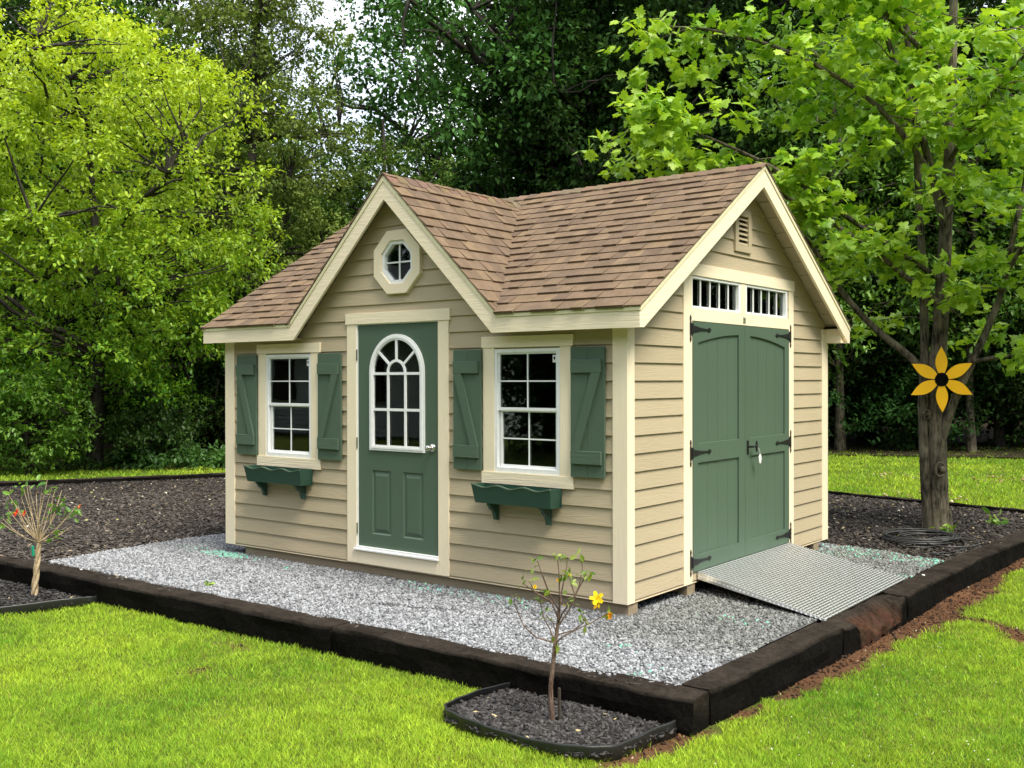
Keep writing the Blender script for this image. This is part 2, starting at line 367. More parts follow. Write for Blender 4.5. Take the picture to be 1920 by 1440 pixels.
# sheathing behind the siding and the dark inside
mb=MB()
gable_poly=[(-4.84,.0),(-.035,.0),(-.035,ZB+.02),(XG+(gz-.02-ZB-.03)/S2,ZB+.02),(XG,gz-.03),(XG-(gz-.02-ZB-.03)/S2,ZB+.02),(-4.84,ZB+.02)]
mb.prism(gable_poly,.032,.09,FR,holes=[rect(*o) for o in win_op]+[rect(*door_op),oct_pts(*OC,.17)])
mb.prism([(.09,0),(WID-.09,0),(WID-.09,gs-S1*(WR-.09)-.01),(WR,gs-.01),(.09,gs-S1*(WR-.09)-.01)],.032,.09,SD,holes=[rect(*o) for o in tr_op]+[rect(*dd_op)])
mb.box((-4.84,WID-.09,0),(-.035,WID-.032,2.15)); mb.prism([(.09,0),(WID-.09,0),(WID-.09,gs-S1*(WR-.09)-.01),(WR,gs-.01),(.09,gs-S1*(WR-.09)-.01)],.032,.09,LF)
mb.box((-4.74,.09,.02),(-.09,WID-.09,.06))
part(mb,'wall_framing',M['dark'])
# corner boards
mb=MB(); mb.box((-.13,-.002,0),(0.002,.024,ZB+.10)); mb.box((-.022,.0245,0),(.002,.104,ZB+.14)); part(mb,'corner_board',M['trim'],bevel=.002)
mb=MB(); mb.box((-LEN,-.002,0),(-LEN+.15,.024,ZB+.10)); mb.box((-LEN-.002,.0245,0),(-LEN+.022,.13,ZB+.1)); part(mb,'corner_board',M['trim'],bevel=.002)
mb=MB(); mb.box((-.022,WID-.155,0),(.002,WID,ZB+.14)); part(mb,'corner_board',M['trim'],bevel=.002)
mb=MB(); mb.box((-LEN-.002,WID-.15,0),(-LEN+.022,WID,ZB+.1)); part(mb,'corner_board',M['trim'],bevel=.002)
# skids
for y0 in (.035,.96,2.75,3.70):
    mb=MB(); mb.box((-4.60,y0,ZG-.03),(-.012,y0+.135,-.003)); part(mb,'skid',M['skid'],bevel=.004)
mb=MB(); mb.box((-4.8,.02,-.0025),(-.03,WID-.03,.012)); part(mb,'floor_frame',M['dark'])

# ---- roof: decks, shingles, caps, fascia, rakes, soffits
def plane_pt(kind):
    if kind=='front':   # u=x, s=height above the eave in plan depth t (y+OE)
        return lambda u,t,h:(u,-OE+t-h*S1/math.hypot(1,S1),ZT+t*S1+h/math.hypot(1,S1))
    if kind=='back':
        return lambda u,t,h:(u,WID+OE-t+h*S1/math.hypot(1,S1),ZT+t*S1+h/math.hypot(1,S1))
    if kind=='gr':      # gable right: u=y, t=distance in from right eave
        return lambda u,t,h:(XG+GA-t+h*S2/math.hypot(1,S2),u,ZT+t*S2+h/math.hypot(1,S2))
    return lambda u,t,h:(XG-GA+t-h*S2/math.hypot(1,S2),u,ZT+t*S2+h/math.hypot(1,S2))
SHC=[(.166,.116,.076),(.156,.110,.073),(.176,.124,.080),(.136,.095,.066),(.163,.112,.073),(.148,.104,.069),(.186,.130,.080)]
def shingles(name, kind, u0, u1, tmax, reg, slope, seed, sub=None):
    rr=random.Random(seed); P=plane_pt(kind); mb=MB(); ex=.137/math.hypot(1,slope)
    n=int(tmax/ex)+1
    for k in range(n):
        ta=-.012 if k==0 else k*ex; tb=(k+1)*ex+.012
        u=u0-.4*rr.random(); wob=rr.random()
        while u<u1:
            w=rr.choice([.08,.11,.14,.17,.21]); lam=rr.random()<.45
            c=list(rr.choice(SHC)); g=.9+.2*rr.random(); c=[x*g for x in c]
            h0=.016 if lam else .007
            poly=[(u+.0012,ta-(.009 if lam else 0)),(u+w-.0012,ta-(.009 if lam else 0)),(u+w-.0012,tb),(u+.0012,tb)]
            q=clipconv(poly,reg)
            if q:
                hh=lambda t:.006+(h0+.002)*max(0,(tb-t)/(tb-ta))
                m=len(q); top=[P(a,b,hh(b)) for a,b in q]; bot=[P(a,b,0.001) for a,b in q]
                mb.add(top+bot,[tuple(range(m))]+[(i,(i+1)%m,(i+1)%m+m,i+m) for i in range(m)],tuple(c))
            u+=w
    o=mb.build(name,M['shingle'],shed); return o
E0,E1=-LEN-OG-.012,OG+.012; TM=WR+OE; TJ=YJ+OE; o_=.012
shingles('roof_shingles','front',E0,E1,TM,[(XG+GA-o_*1.0,-.02),(E1,-.02),(E1,TM),(XG,TM),(XG,TJ)],S1,21)
shingles('roof_shingles','front',E0,E1,TM,[(E0,-.02),(XG-GA+o_,-.02),(XG,TJ),(XG,TM),(E0,TM)],S1,22)
shingles('roof_shingles','back',E0,E1,TM,[(E0,-.02),(E1,-.02),(E1,TM),(E0,TM)],S1,23)
gx0=-OE-.014
shingles('gable_shingles','gr',gx0,YJ,GA,[(gx0,-.02),(-OE+.02,-.0),(YJ,GA),(gx0,GA)],S2,24)
shingles('gable_shingles','gl',gx0,YJ,GA,[(gx0,-.02),(-OE+.02,-.0),(YJ,GA),(gx0,GA)],S2,25)
# roof deck just under the shingles
mb=MB(); P=plane_pt('front'); Pb=plane_pt('back')
def slab(mb,P,poly,h0=-.014,h1=-.001):
    m=len(poly); mb.add([P(a,b,h1) for a,b in poly]+[P(a,b,h0) for a,b in poly],[tuple(range(m)),tuple(range(2*m-1,m-1,-1))]+[(i,(i+1)%m,(i+1)%m+m,i+m) for i in range(m)])
slab(mb,P,[(XG+GA,0.02),(E1-.03,.02),(E1-.03,TM-.01),(XG,TM-.01),(XG,TJ)]); slab(mb,P,[(E0+.03,.02),(XG-GA,.02),(XG,TJ),(XG,TM-.01),(E0+.03,TM-.01)])
slab(mb,Pb,[(E0+.03,.02),(E1-.03,.02),(E1-.03,TM-.01),(E0+.03,TM-.01)])
slab(mb,plane_pt('gr'),[(-OE+.03,.03),(YJ,GA-.01),(-OE+.03,GA-.01)]); slab(mb,plane_pt('gl'),[(-OE+.03,.03),(YJ,GA-.01),(-OE+.03,GA-.01)])
part(mb,'roof_deck',M['dark'])
# ridge caps
def caps(name,a,b,axis,slope,seed):
    rr=random.Random(seed); mb=MB(); a=Vector(a); b=Vector(b); d=(b-a); Ld=d.length; d.normalize(); n=int(Ld/.14)+1
    side=Vector((0,1,0)) if axis=='x' else Vector((1,0,0)); wv=.115; dn=Vector((0,0,-1))
    for i in range(n):
        s0=i*.14; s1=min(s0+.155,Ld+.01); c=[x*(.9+.25*rr.random()) for x in rr.choice(SHC[:3]+SHC[4:])]
        pts=[]
        for s,h in ((s0,.018),(s1,.008)):
            p=a+d*s+Vector((0,0,h+.005))
            for q in (-1,-.35,0,.35,1):
                pts.append(p+side*wv*q/math.hypot(1,slope)+dn*(abs(q)*wv*slope/math.hypot(1,slope)-(.0 if q else -.004)))
        mb.add(pts+[p-Vector((0,0,.012)) for p in pts],[(j,j+1,j+6,j+5) for j in range(4)]+[(j+10,j+11,j+1,j) for j in range(4)]+[(j+5,j+6,j+16,j+15) for j in range(4)]+[(0,5,15,10),(4,14,19,9)],tuple(c))
    part(mb,name,M['shingle'],recalc=True)
caps('ridge_cap',(E0,WR,HR+.006),(E1,WR,HR+.006),'x',S1,31)
caps('ridge_cap',(XG,-OE-.014,HG+.006),(XG,YJ+.05,HG+.006),'y',S2,32)
# fascia: front face follows eave, up the gable and down again - one board per run
TF=.026; y0,y1=-OE,-OE+TF
mb=MB(); mb.prism([(-LEN-OG+.0012,ZB),(XG-GB,ZB),(XG-GA,ZT-.012),(-LEN-OG+.0012,ZT-.012)],y0,y1,FR); part(mb,'fascia',M['trim_h'],bevel=.002)
mb=MB(); mb.prism([(XG+GB,ZB),(OG-.0012,ZB),(OG-.0012,ZT-.012),(XG+GA,ZT-.012)],y0,y1,FR); part(mb,'fascia',M['trim_h'],bevel=.002)
wv=ZT-.012-ZB; apx=HG-.012; inn=ZB+GB*S2
mb=MB(); mb.prism([(XG-GB-.0008,ZB),(XG-.0008,inn),(XG-.0008,apx),(XG-GA-.0008,ZT-.012)][::-1],y0-.001,y1,FR); part(mb,'gable_rake_board',M['trim_h'],bevel=.002)
mb=MB(); mb.prism([(XG+GB+.0008,ZB),(XG+.0008,inn),(XG+.0008,apx),(XG+GA+.0008,ZT-.012)],y0-.001,y1,FR); part(mb,'gable_rake_board',M['trim_h'],bevel=.002)
RK=lambda u,v,w:(OG-w,u,v)
RKL=lambda u,v,w:(-LEN-OG+w,u,v)
for mpf in (RK,RKL):
    vin=HR-.195
    mb=MB(); mb.prism([(-OE+.0012,ZB),(-OE+.06,ZB),(WR-.0006,vin-.005),(WR-.0006,HR-.012),(-OE+.0012,ZT-.012)],0,TF,mpf); part(mb,'rake_board',M['trim_h'],bevel=.002)
    mb=MB(); mb.prism([(WID+OE,ZB),(WID+OE-.06,ZB),(WR+.0006,vin-.005),(WR+.0006,HR-.012),(WID+OE,ZT-.012)],0,TF,mpf); part(mb,'rake_board',M['trim_h'],bevel=.002)
mb=MB(); mb.box((-LEN-OG+.03,WID+OE-TF,ZB),(OG-TF-.001,WID+OE,ZT-.02)); part(mb,'fascia',M['trim_h'])
# drip edges (thin bright strip along the top)
mb=MB(); dz=.034
for a,b in ((-LEN-OG-.004,XG-GA),(XG+GA,OG+.004)): mb.prism(rect(a,b,ZT-.012-dz+.012,ZT-.004),y0-.0075,y0-.0015,FR)
for s in (-1,1):
    mb.prism([(XG+s*GA,ZT-.004),(XG+s*GA-s*.0,ZT-.004-dz),(XG+s*.001,HG-.006-dz*1.35),(XG+s*.001,HG-.002)],y0-.0075-.0006,y0-.0015,FR)
part(mb,'drip_edge',M['drip'])
mb=MB()
for s in (-1,1):
    mb.prism([(WR-s*TM,ZT-.002),(WR-s*TM,ZT-.002-dz),(WR-s*.001,HR-.004-dz*1.1),(WR-s*.001,HR-.002)],-.0075,-.0015,RK)
part(mb,'drip_edge',M['drip'])
# soffits: lined boards under the overhangs
def soffit(mb,P,ua,ub,t0,t1,h,step=.19):
    t=t0
    while t<t1-1e-4:
        e=min(t+step-.006,t1)
        pts=[(ua,t),(ub,t),(ub,e),(ua,e)]
        mb.add([P(a,b,h) for a,b in pts]+[P(a,b,h+.012) for a,b in pts],[(3,2,1,0),(4,5,6,7),(0,1,5,4),(2,3,7,6),(0,4,7,3),(1,2,6,5)]); t+=step
mb=MB()
for P in (plane_pt('gr'),plane_pt('gl')): soffit(mb,P,y1+.001,.03,.08,GA-.01,-.045)
part(mb,'gable_soffit',M['siding_v'])
mb=MB()
for P in (plane_pt('front'),plane_pt('back')):
    soffit(mb,P,-.03,OG-TF-.001,.10,TM-.01,-.06)
part(mb,'side_soffit',M['siding_v'])
mb=MB()
for P in (plane_pt('front'),plane_pt('back')):
    soffit(mb,P,-LEN-OG+TF+.001,-LEN+.03,.10,TM-.01,-.06)
part(mb,'side_soffit',M['siding_v'])
mb=MB(); mb.box((-LEN-OG+TF,y1+.001,ZB+.012),(XG-GB-.03,.03,ZB+.022)); part(mb,'eave_soffit',M['siding_v'])
mb=MB(); mb.box((XG+GB+.03,y1+.001,ZB+.012),(-.002,.03,ZB+.022)); mb.box((-.001,y1+.001,ZB+.03),(OG-TF-.002,.0,ZB+.04))
part(mb,'eave_soffit',M['siding_v'])
mb=MB(); mb.prism([(WID-.05,ZB+.001),(WID+OE-.028,ZB+.001),(WID+OE-.028,ZB+.045),(WID-.05,ZB+.045+(OE+.022)*S1)],-(OG-TF-.004),-.003,SD); mb.box((0.003,WID-.045,ZB-.004),(OG-.002,WID+OE-.002,ZB+.0)); part(mb,'eave_return',M['trim_h'])

# ---- windows
def sash_window(x0,x1,leg0,leg1,hx0,hx1,sticker):
    w=MB()                                               # outer white frame is the window itself
    zf0,zf1=.95,1.95
    w.prism(rect(x0,x1,zf0-.012,zf1),.004,.06,FR,holes=[rect(x0+.03,x1-.03,zf0+.03,zf1-.03)])
    win=part(w,'window',M['white'],bevel=.002)
    c=MB(); c.box((leg0,-.001,.937),(x0,.03,1.963)); c.build('side_casing',M['trim'],win,sub=True,bevel=.002)
    c=MB(); c.box((x1,-.001,.937),(leg1,.03,1.963)); c.build('side_casing',M['trim'],win,sub=True,bevel=.002)
    c=MB(); c.box((hx0,-.008,1.963),(hx1,.03,2.056)); c.build('head_casing',M['trim_h'],win,sub=True,bevel=.002)
    c=MB(); c.box((hx0,-.008,.840),(hx1,.03,.937)); c.build('sill_casing',M['trim_h'],win,sub=True,bevel=.002)
    xm=(x0+x1)/2
    for (za,zb,dy,ins) in ((1.445,1.925,.016,.026),(.975,1.452,.034,.04)):
        s=MB(); a,b=x0+ins-.002,x1-ins+.002
        s.prism(rect(a,b,za,zb),dy,dy+.018,FR,holes=[rect(a+.024,b-.024,za+.026,zb-.018)])
        mw=.011; zm=(za+zb)/2+.002
        s.box((xm-mw/2,dy+.002,za+.02),(xm+mw/2,dy+.010,zb-.012)); s.box((a+.02,dy+.0025,zm-mw/2),(b-.02,dy+.0105,zm+mw/2))
        s.build('sash',M['white'],win,sub=True,bevel=.001)
        g=MB(); g.box((a+.01,dy+.011,za+.01),(b-.01,dy+.015,zb-.008)); g.build('pane',M['glass'],win,sub=True)
    if sticker:
        g=MB(); g.box((x1-.085,.0235,1.835),(x1-.052,.0262,1.895)); st=g.build('sticker',M['tag'],win,sub=True)
        g=MB(); g.tube([(x1-.0685,.0232,1.872),(x1-.0685,.0226,1.872)],.010,10); g.add([(x1-.064,.0229,1.868),(x1-.060,.0229,1.862),(x1-.070,.0229,1.852),(x1-.072,.0229,1.860)],[(0,1,2,3)]); g.build('sticker_mark',M['black'],win,sub=True)
    return win
sash_window(-4.222,-3.548,-4.34,-3.43,-4.357,-3.412,True)
sash_window(-1.284,-.620,-1.402,-.512,-1.416,-.490,True)
# octagon
w=MB(); w.prism(oct_pts(*OC,.283),-.024,.03,FR,holes=[oct_pts(*OC,.192)]); ow=part(w,'octagon_window',M['trim'],bevel=.003)
w=MB(); w.prism(oct_pts(*OC,.192),-.008,.055,FR,holes=[oct_pts(*OC,.160)]); w.box((OC[0]-.007,.018,OC[1]-.165),(OC[0]+.007,.030,OC[1]+.165)); w.box((OC[0]-.165,.0185,OC[1]-.007),(OC[0]+.165,.0305,OC[1]+.007)); w.build('sash',M['white'],ow,sub=True,bevel=.0015)
w=MB(); w.prism(oct_pts(*OC,.163),.032,.036,FR); w.build('pane',M['glass'],ow,sub=True)

# ---- entry door
c=MB(); c.box((-3.046,-.001,.008),(-2.920,.03,2.212)); c.box((-1.908,-.001,.008),(-1.786,.03,2.212)); c.box((-2.920,-.0005,.008),(-1.908,.03,.130)); dc=part(c,'door_casing',M['trim'],bevel=.002)
c=MB(); c.box((-3.058,-.009,2.212),(-1.766,.03,2.312)); c.build('head_casing',M['trim_h'],dc,sub=True,bevel=.002)
c=MB(); c.box((-2.920,.004,.165),(-2.908,.07,2.212)); c.box((-2.908,.004,2.203),(-1.908,.07,2.212)); c.build('jamb',M['white'],dc,sub=True)
def arch(cx,zs,r,zb,n=20,rx=None):
    rx=rx or r
    return [(cx-rx,zb),(cx+rx,zb)]+[(cx+rx*math.cos(math.pi*i/n),zs+r*math.sin(math.pi*i/n)) for i in range(n+1)]
AX,AZ=-2.411,1.765
w=MB(); pan=[rect(-2.730,-2.490,.290,.876),rect(-2.340,-2.094,.290,.876)]
w.prism(rect(-2.907,-1.909,.168,2.202),.014,.058,FR,holes=[arch(AX,AZ,.31,1.09,rx=.305)]+pan)
for a,b,zc,zd in ((-2.730,-2.490,.290,.876),(-2.340,-2.094,.290,.876)):   # raised panels: moulded groove then bevel
    def ring(r1,h1,r2,h2):
        p=rect(a+r1,b-r1,zc+r1,zd-r1); q=rect(a+r2,b-r2,zc+r2,zd-r2)
        w.add([FR(u,v,h1) for u,v in p]+[FR(u,v,h2) for u,v in q],[(i,(i+1)%4,(i+1)%4+4,i+4) for i in range(4)])
    ring(0,.014,.012,.026); ring(.012,.026,.02,.026); ring(.02,.026,.052,.016)
    w.add([FR(u,v,.016) for u,v in rect(a+.052,b-.052,zc+.052,zd-.052)],[(0,1,2,3)])
door=w.build('entry_door',M['door'],shed,recalc=False)
me=door.data; bm=bmesh.new(); bm.from_mesh(me); bmesh.ops.remove_doubles(bm,verts=bm.verts,dist=1e-5); bmesh.ops.recalc_face_normals(bm,faces=bm.faces); bm.to_mesh(me); bm.free()
w=MB(); w.prism(arch(AX,AZ,.345,1.058,rx=.340),-.001,.016,FR,holes=[arch(AX,AZ,.292,1.108,rx=.287)])
w.prism(arch(AX,AZ,.328,1.076,rx=.323),-.006,-.001,FR,holes=[arch(AX,AZ,.306,1.094,rx=.301)])
for x in (-2.513,-2.300): w.box((x-.012,.000,1.10),(x+.012,.012,1.765))
for z in (1.43,1.755): w.box((-2.70,.0004,z-.012),(-2.12,.0124,z+.012))
ia=[(AX+.118*math.cos(math.pi*i/12),AZ+.118*math.sin(math.pi*i/12)) for i in range(13)]; ib=[(AX+.094*math.cos(math.pi*i/12),AZ+.094*math.sin(math.pi*i/12)) for i in range(12,-1,-1)]
w.prism(ia+ib,.0002,.0122,FR)
for an in (90,40,140):
    cx,sx=math.cos(R(an)),math.sin(R(an)); nx,nz=-sx*.011,cx*.011
    w.prism([(AX+.115*cx+nx,AZ+.115*sx+nz),(AX+.30*cx+nx,AZ+.30*sx+nz),(AX+.30*cx-nx,AZ+.30*sx-nz),(AX+.115*cx-nx,AZ+.115*sx-nz)],.0006,.0118,FR)
lt=w.build('arched_light',M['white'],door,sub=True,bevel=.0015)
w=MB(); w.prism(arch(AX,AZ,.31,1.09,rx=.305),.016,.020,FR); w.build('pane',M['glass'],door,sub=True)
w=MB(); kx,kz=-1.982,1.105
def lathe(prof,cx,cz,n=20):
    mb=MB(); vs=[];fs=[]
    for (r,y) in prof:
        for k in range(n): vs.append((cx+r*math.cos(2*math.pi*k/n),y,cz+r*math.sin(2*math.pi*k/n)))
    for i in range(len(prof)-1):
        for k in range(n): fs.append((i*n+k,i*n+(k+1)%n,(i+1)*n+(k+1)%n,(i+1)*n+k))
    fs.append(tuple(range(len(prof)*n-n,len(prof)*n))); mb.add(vs,fs); return mb
lathe([(.036,.014),(.036,.006),(.030,.000),(.014,-.002),(.013,-.028),(.022,-.036),(.028,-.050),(.026,-.062),(.014,-.069),(.0,-.070)],kx,kz).build('door_knob',M['steel'],door,sub=True,smooth=True)
for z in (1.93,1.12,.33):
    w=MB(); w.tube([(-2.912,.000,z-.05),(-2.912,.000,z+.05)],.007,8); w.build('butt_hinge',M['steel'],door,sub=True)
w=MB(); w.box((-2.945,-.022,.130),(-1.902,.03,.146)); w.box((-2.925,-.010,.146),(-1.904,.03,.168)); part(w,'threshold',M['white'],bevel=.002)

# ---- shutters
def shutter(x0,x1,down):
    g=MB(); xm=(x0+x1)/2
    g.box((x0,-.022,.942),(xm-.0012,-.001,1.951)); g.box((xm+.0012,-.022,.942),(x1,-.001,1.951))
    g.box((xm-.004,-.018,.943),(xm+.004,-.003,1.950))
    s=part(g,'shutter',M['green'],bevel=.002)
    a,b=x0+.012,x1-.022
    for z in (1.752,1.045):
        g=MB(); g.box((a,-.044,z),(b,-.0225,z+.102)); g.build('batten',M['green_h'],s,sub=True,bevel=.002)
    g=MB(); wd=.085
    pl=[(a+.004,1.7515),(a+.004+wd,1.7515),(b-.004,1.1475),(b-.004-wd*.9,1.1475)] if down else [(b-.004-wd,1.7515),(b-.004,1.7515),(a+.004+wd*.9,1.1475),(a+.004,1.1475)]
    g.prism(pl[::-1],-.043,-.0225,FR); g.build('diagonal_brace',M['green'],s,sub=True,bevel=.002)
    return s
shutter(-4.659,-4.347,True); shutter(-3.427,-3.108,False); shutter(-1.714,-1.410,True); shutter(-.503,-.190,False)

# ---- flower boxes
def flower_box(xa,xb):
    g=MB(); zb,zt=.690,.845; yf0,yf1=-.135,-.165; th=.010; n=40
    # flared front board with a wavy top
    top=[]; 
    for i in range(n+1):
        t=i/n; x=xa+(xb-xa)*t; top.append((x,zt-.012+.011*math.cos(t*math.pi*2*3.0)))
    vs=[];fs=[]
    for i in range(n+1):
        x=top[i][0]; t=i/n; xbm=xa+.02+(xb-xa-.04)*t
        vs+=[(xbm,yf0,zb),(x,yf1,top[i][1]),(x,yf1+th,top[i][1]),(xbm,yf0+th,zb)]
    for i in range(n):
        for k in range(4): fs.append((i*4+k,(i+1)*4+k,(i+1)*4+(k+1)%4,i*4+(k+1)%4))
    fs+=[(0,1,2,3),(n*4+3,n*4+2,n*4+1,n*4)]; g.add(vs,fs)
    for x,s in ((xa,1),(xb,-1)):
        g.add([(x+s*.02,yf0+th,zb),(x,yf1+th,zt-.002),(x,-.012,zt-.002),(x+s*.02,-.012,zb),(x+s*.03,yf0+th,zb),(x+s*.01,yf1+th,zt-.002),(x+s*.01,-.012,zt-.002),(x+s*.03,-.012,zb)],[(0,1,2,3),(7,6,5,4),(0,4,5,1),(1,5,6,2),(2,6,7,3),(3,7,4,0)])
    g.box((xa+.02,yf0+.002,zb),(xb-.02,-.011,zb+.012)); g.box((xa+.005,-.011,zb),(xb-.005,-.001,zt-.01))
    fb=part(g,'flower_box',M['box'])
    e=MB(); vs=[];fs=[]
    for i in range(n+1):
        x,z=top[i]; vs+=[(x,yf1-.004,z-.006),(x,yf1-.004,z+.004),(x,yf1+th+.002,z+.004),(x,yf1+th+.002,z-.006)]
    for i in range(n):
        for k in range(4): fs.append((i*4+k,(i+1)*4+k,(i+1)*4+(k+1)%4,i*4+(k+1)%4))
    fs+=[(0,1,2,3),(n*4+3,n*4+2,n*4+1,n*4)]; e.add(vs,fs); e.build('wavy_rim',M['green_h'],fb,sub=True)
    for xc in (xa+.15,xb-.12):
        b=MB(); mp=lambda u,v,ww:(ww,u,v)
        prof=[(-.002,zb-.001),(-.125,zb-.001),(-.125,zb-.022),(-.11,zb-.026),(-.10,zb-.05),(-.062,zb-.075),(-.045,zb-.115),(-.04,zb-.142),(-.002,zb-.150)]
        b.prism(prof,xc-.017,xc+.017,mp); b.build('bracket',M['box'],fb,sub=True,bevel=.002)
    return fb
flower_box(-4.365,-3.52); flower_box(-1.398,-.595)

# ---- side wall: double doors, casing, transoms
c=MB(); c.box((-.03,.882,0),(.001,1.028,2.565)); c.box((-.03,3.032,0),(.001,3.147,2.565)); c.box((-.03,1.028,2.186),(.0006,3.032,2.288)); c.box((-.03,1.957,2.288),(.0006,2.051,2.565)); sc_=part(c,'double_door_casing',M['trim'],bevel=.002)
c=MB(); c.box((-.03,.872,2.565),(.009,3.152,2.668)); c.build('head_casing',M['trim_h'],sc_,sub=True,bevel=.002)
c=MB(); c.box((-.06,1.030,.005),(-.012,3.030,.085)); part(c,'sill_beam',M['dark'])
for y0_,y1_ in ((1.011,1.955),(2.053,3.000)):
    s=MB(); s.prism(rect(y0_,y1_,2.290,2.563),.002,.05,SD,holes=[rect(y0_+.030,y1_-.040,2.312,2.541)])
    ya,yb=y0_+.030,y1_-.040
    for i in range(1,5):
        y=ya+(yb-ya)*i/5; s.box((-.030,y-.0065,2.310),(-.018,y+.0065,2.543))
    tw=part(s,'transom_window',M['white'],bevel=.0015)
    g=MB(); g.box((-.037,y0_+.02,2.303),(-.033,y1_-.03,2.55)); g.build('pane',M['glass'],tw,sub=True)
archz=lambda y:2.094-.090*((y-2.03)/.9)**2
def leaf(y0_,y1_,pa,pb,hx,left):
    n=14; up=[(pa,1.162),(pb,1.162)]+[(pb+(pa-pb)*i/n,archz(pb+(pa-pb)*i/n)) for i in range(n+1)]
    s=MB(); s.prism(rect(y0_,y1_,.092,2.180),-.004,.032,SD,holes=[up,rect(pa,pb,.230,.998)])
    lf=part(s,'double_door_leaf',M['green'],bevel=.0025)
    s=MB(); 
    k=4; wdt=(pb-pa)/k
    for i in range(k): s.box((-.028,pa+wdt*i+.0015,.20),(-.012,pa+wdt*(i+1)-.0015,2.13))
    s.box((-.030,pa,.20),(-.0145,pb,2.13)); s.build('plank_panel',M['green'],lf,sub=True)
    for z in (2.119,1.085,.176):
        h=MB(); sg=1 if left else -1; w0,w1=.003,-.012
        vy=hx; H=.113
        vp=[(-.006,-H+.012),(0,-H),(.006,-H+.012),(.011,-H+.028),(.006,-H+.042),(.005,-.062),(.013,-.05),(.013,.05),(.005,.062),(.006,H-.042),(.011,H-.028),(.006,H-.012),(0,H),(-.006,H-.012),(-.011,H-.028),(-.006,H-.042),(-.005,.062),(-.010,.05),(-.010,-.05),(-.005,-.062),(-.006,-H+.042),(-.011,-H+.028)]
        h.prism([(vy+sg*a,z+b) for a,b in vp],-.009,-.0015,SD)
        st=[(.013,-.036),(.045,-.036),(.05,-.026),(.11,-.020),(.17,-.011),(.27,-.0065),(.305,-.006),(.318,-.018),(.338,-.016),(.362,0),(.338,.016),(.318,.018),(.305,.006),(.27,.0065),(.17,.011),(.11,.020),(.05,.026),(.045,.036),(.013,.036)]
        h.prism([(vy+sg*a,z+b) for a,b in st],-.0125,-.0045,SD)
        h.tube([(.008,vy+sg*.026,z-.045),(.008,vy+sg*.026,z+.045)],.009,8)
        h.build('strap_hinge',M['iron'],lf,sub=True)
    return lf
leaf(1.034,2.0275,1.126,1.905,.992,True); lr=leaf(2.0325,3.026,2.142,2.922,3.062,False)
h=MB(); h.box((.004,2.062,1.018),(.012,2.094,1.140)); h.tube([(.010,2.078,1.085),(.06,2.078,1.085)],.010,8); h.tube([(.058,2.078,1.085),(.060,2.15,1.085)],.009,8); h.tube([(.060,2.15,1.035),(.060,2.155,1.062),(.060,2.15,1.085),(.060,2.155,1.108),(.060,2.15,1.135)],[.007,.010,.012,.010,.007],8)
h.build('latch_handle',M['iron'],lr,sub=True)
h=MB(); h.tube([(.062,2.16,1.075),(.066,2.19,1.06),(.066,2.205,1.035),(.062,2.215,1.01)],.0025,6); h.prism([(2.19,.985),(2.22,1.015),(2.245,1.0),(2.25,.955),(2.232,.925),(2.205,.93)],-.064,-.060,SD); h.build('key_tag',M['tag'],lr,sub=True)
# vent and plaque
g=MB(); g.prism(rect(1.825,2.160,2.845,3.235),-.012,.03,SD,holes=[rect(1.892,2.096,2.905,3.170)]); vt=part(g,'gable_vent',M['siding_v'],bevel=.002)
g=MB()
for i in range(6):
    z=2.905+i*.0445
    g.add([(.004,1.892,z+.004),(.004,2.096,z+.004),(-.024,2.096,z+.030),(-.024,1.892,z+.030),(.004,1.892,z+.012),(.004,2.096,z+.012),(-.024,2.096,z+.038),(-.024,1.892,z+.038)],[(0,1,2,3),(7,6,5,4),(0,4,5,1),(1,5,6,2),(2,6,7,3),(3,7,4,0)])
g.build('louvre',M['siding_v'],vt,sub=True)
g=MB(); g.box((-.05,1.88,2.89),(-.045,2.11,3.18)); g.build('vent_backing',M['dark'],vt,sub=True)
g=MB(); g.box((.0008,1.994,2.205),(.005,2.046,2.258)); pq=part(g,'plaque',M['metal'],bevel=.002)
g=MB(); g.tube([(.0052,2.02,2.238),(.0066,2.02,2.238)],.009,10); g.box((.0052,2.008,2.215),(.0064,2.032,2.219)); g.build('plaque_emblem',M['dark'],pq,sub=True)

# ================================================================== RAMP
rp=empty('loading_ramp',(.62,1.9,-.05),'silver tread plate ramp leading up to the green double doors','ramp')
A0,A1=Vector((.006,1.115,.090)),Vector((.006,3.020,.090)); B0,B1=Vector((1.240,.770,-.073)),Vector((1.225,2.712,-.073))
def rpt(u,v,h=0):                                     # u across 0..1, v down 0..1
    p=(A0*(1-u)+A1*u)*(1-v)+(B0*(1-u)+B1*u)*v
    return p+Vector((.11,.0,.99))*h
g=MB(); k=[rpt(0,0),rpt(1,0),rpt(1,1),rpt(0,1)]; g.add(k+[p-Vector((0,0,.006)) for p in k],[(0,1,2,3),(7,6,5,4),(0,4,5,1),(1,5,6,2),(2,6,7,3),(3,7,4,0)])
g.build('tread_plate',M['plate'],rp)
TR=[];TFc=[]
nu,nv=56,40
tm=np.array([[-.5,0,0],[0,-.20,0],[.5,0,0],[0,.20,0],[0,0,1]])
cnt=0; tv=[];tf=[]
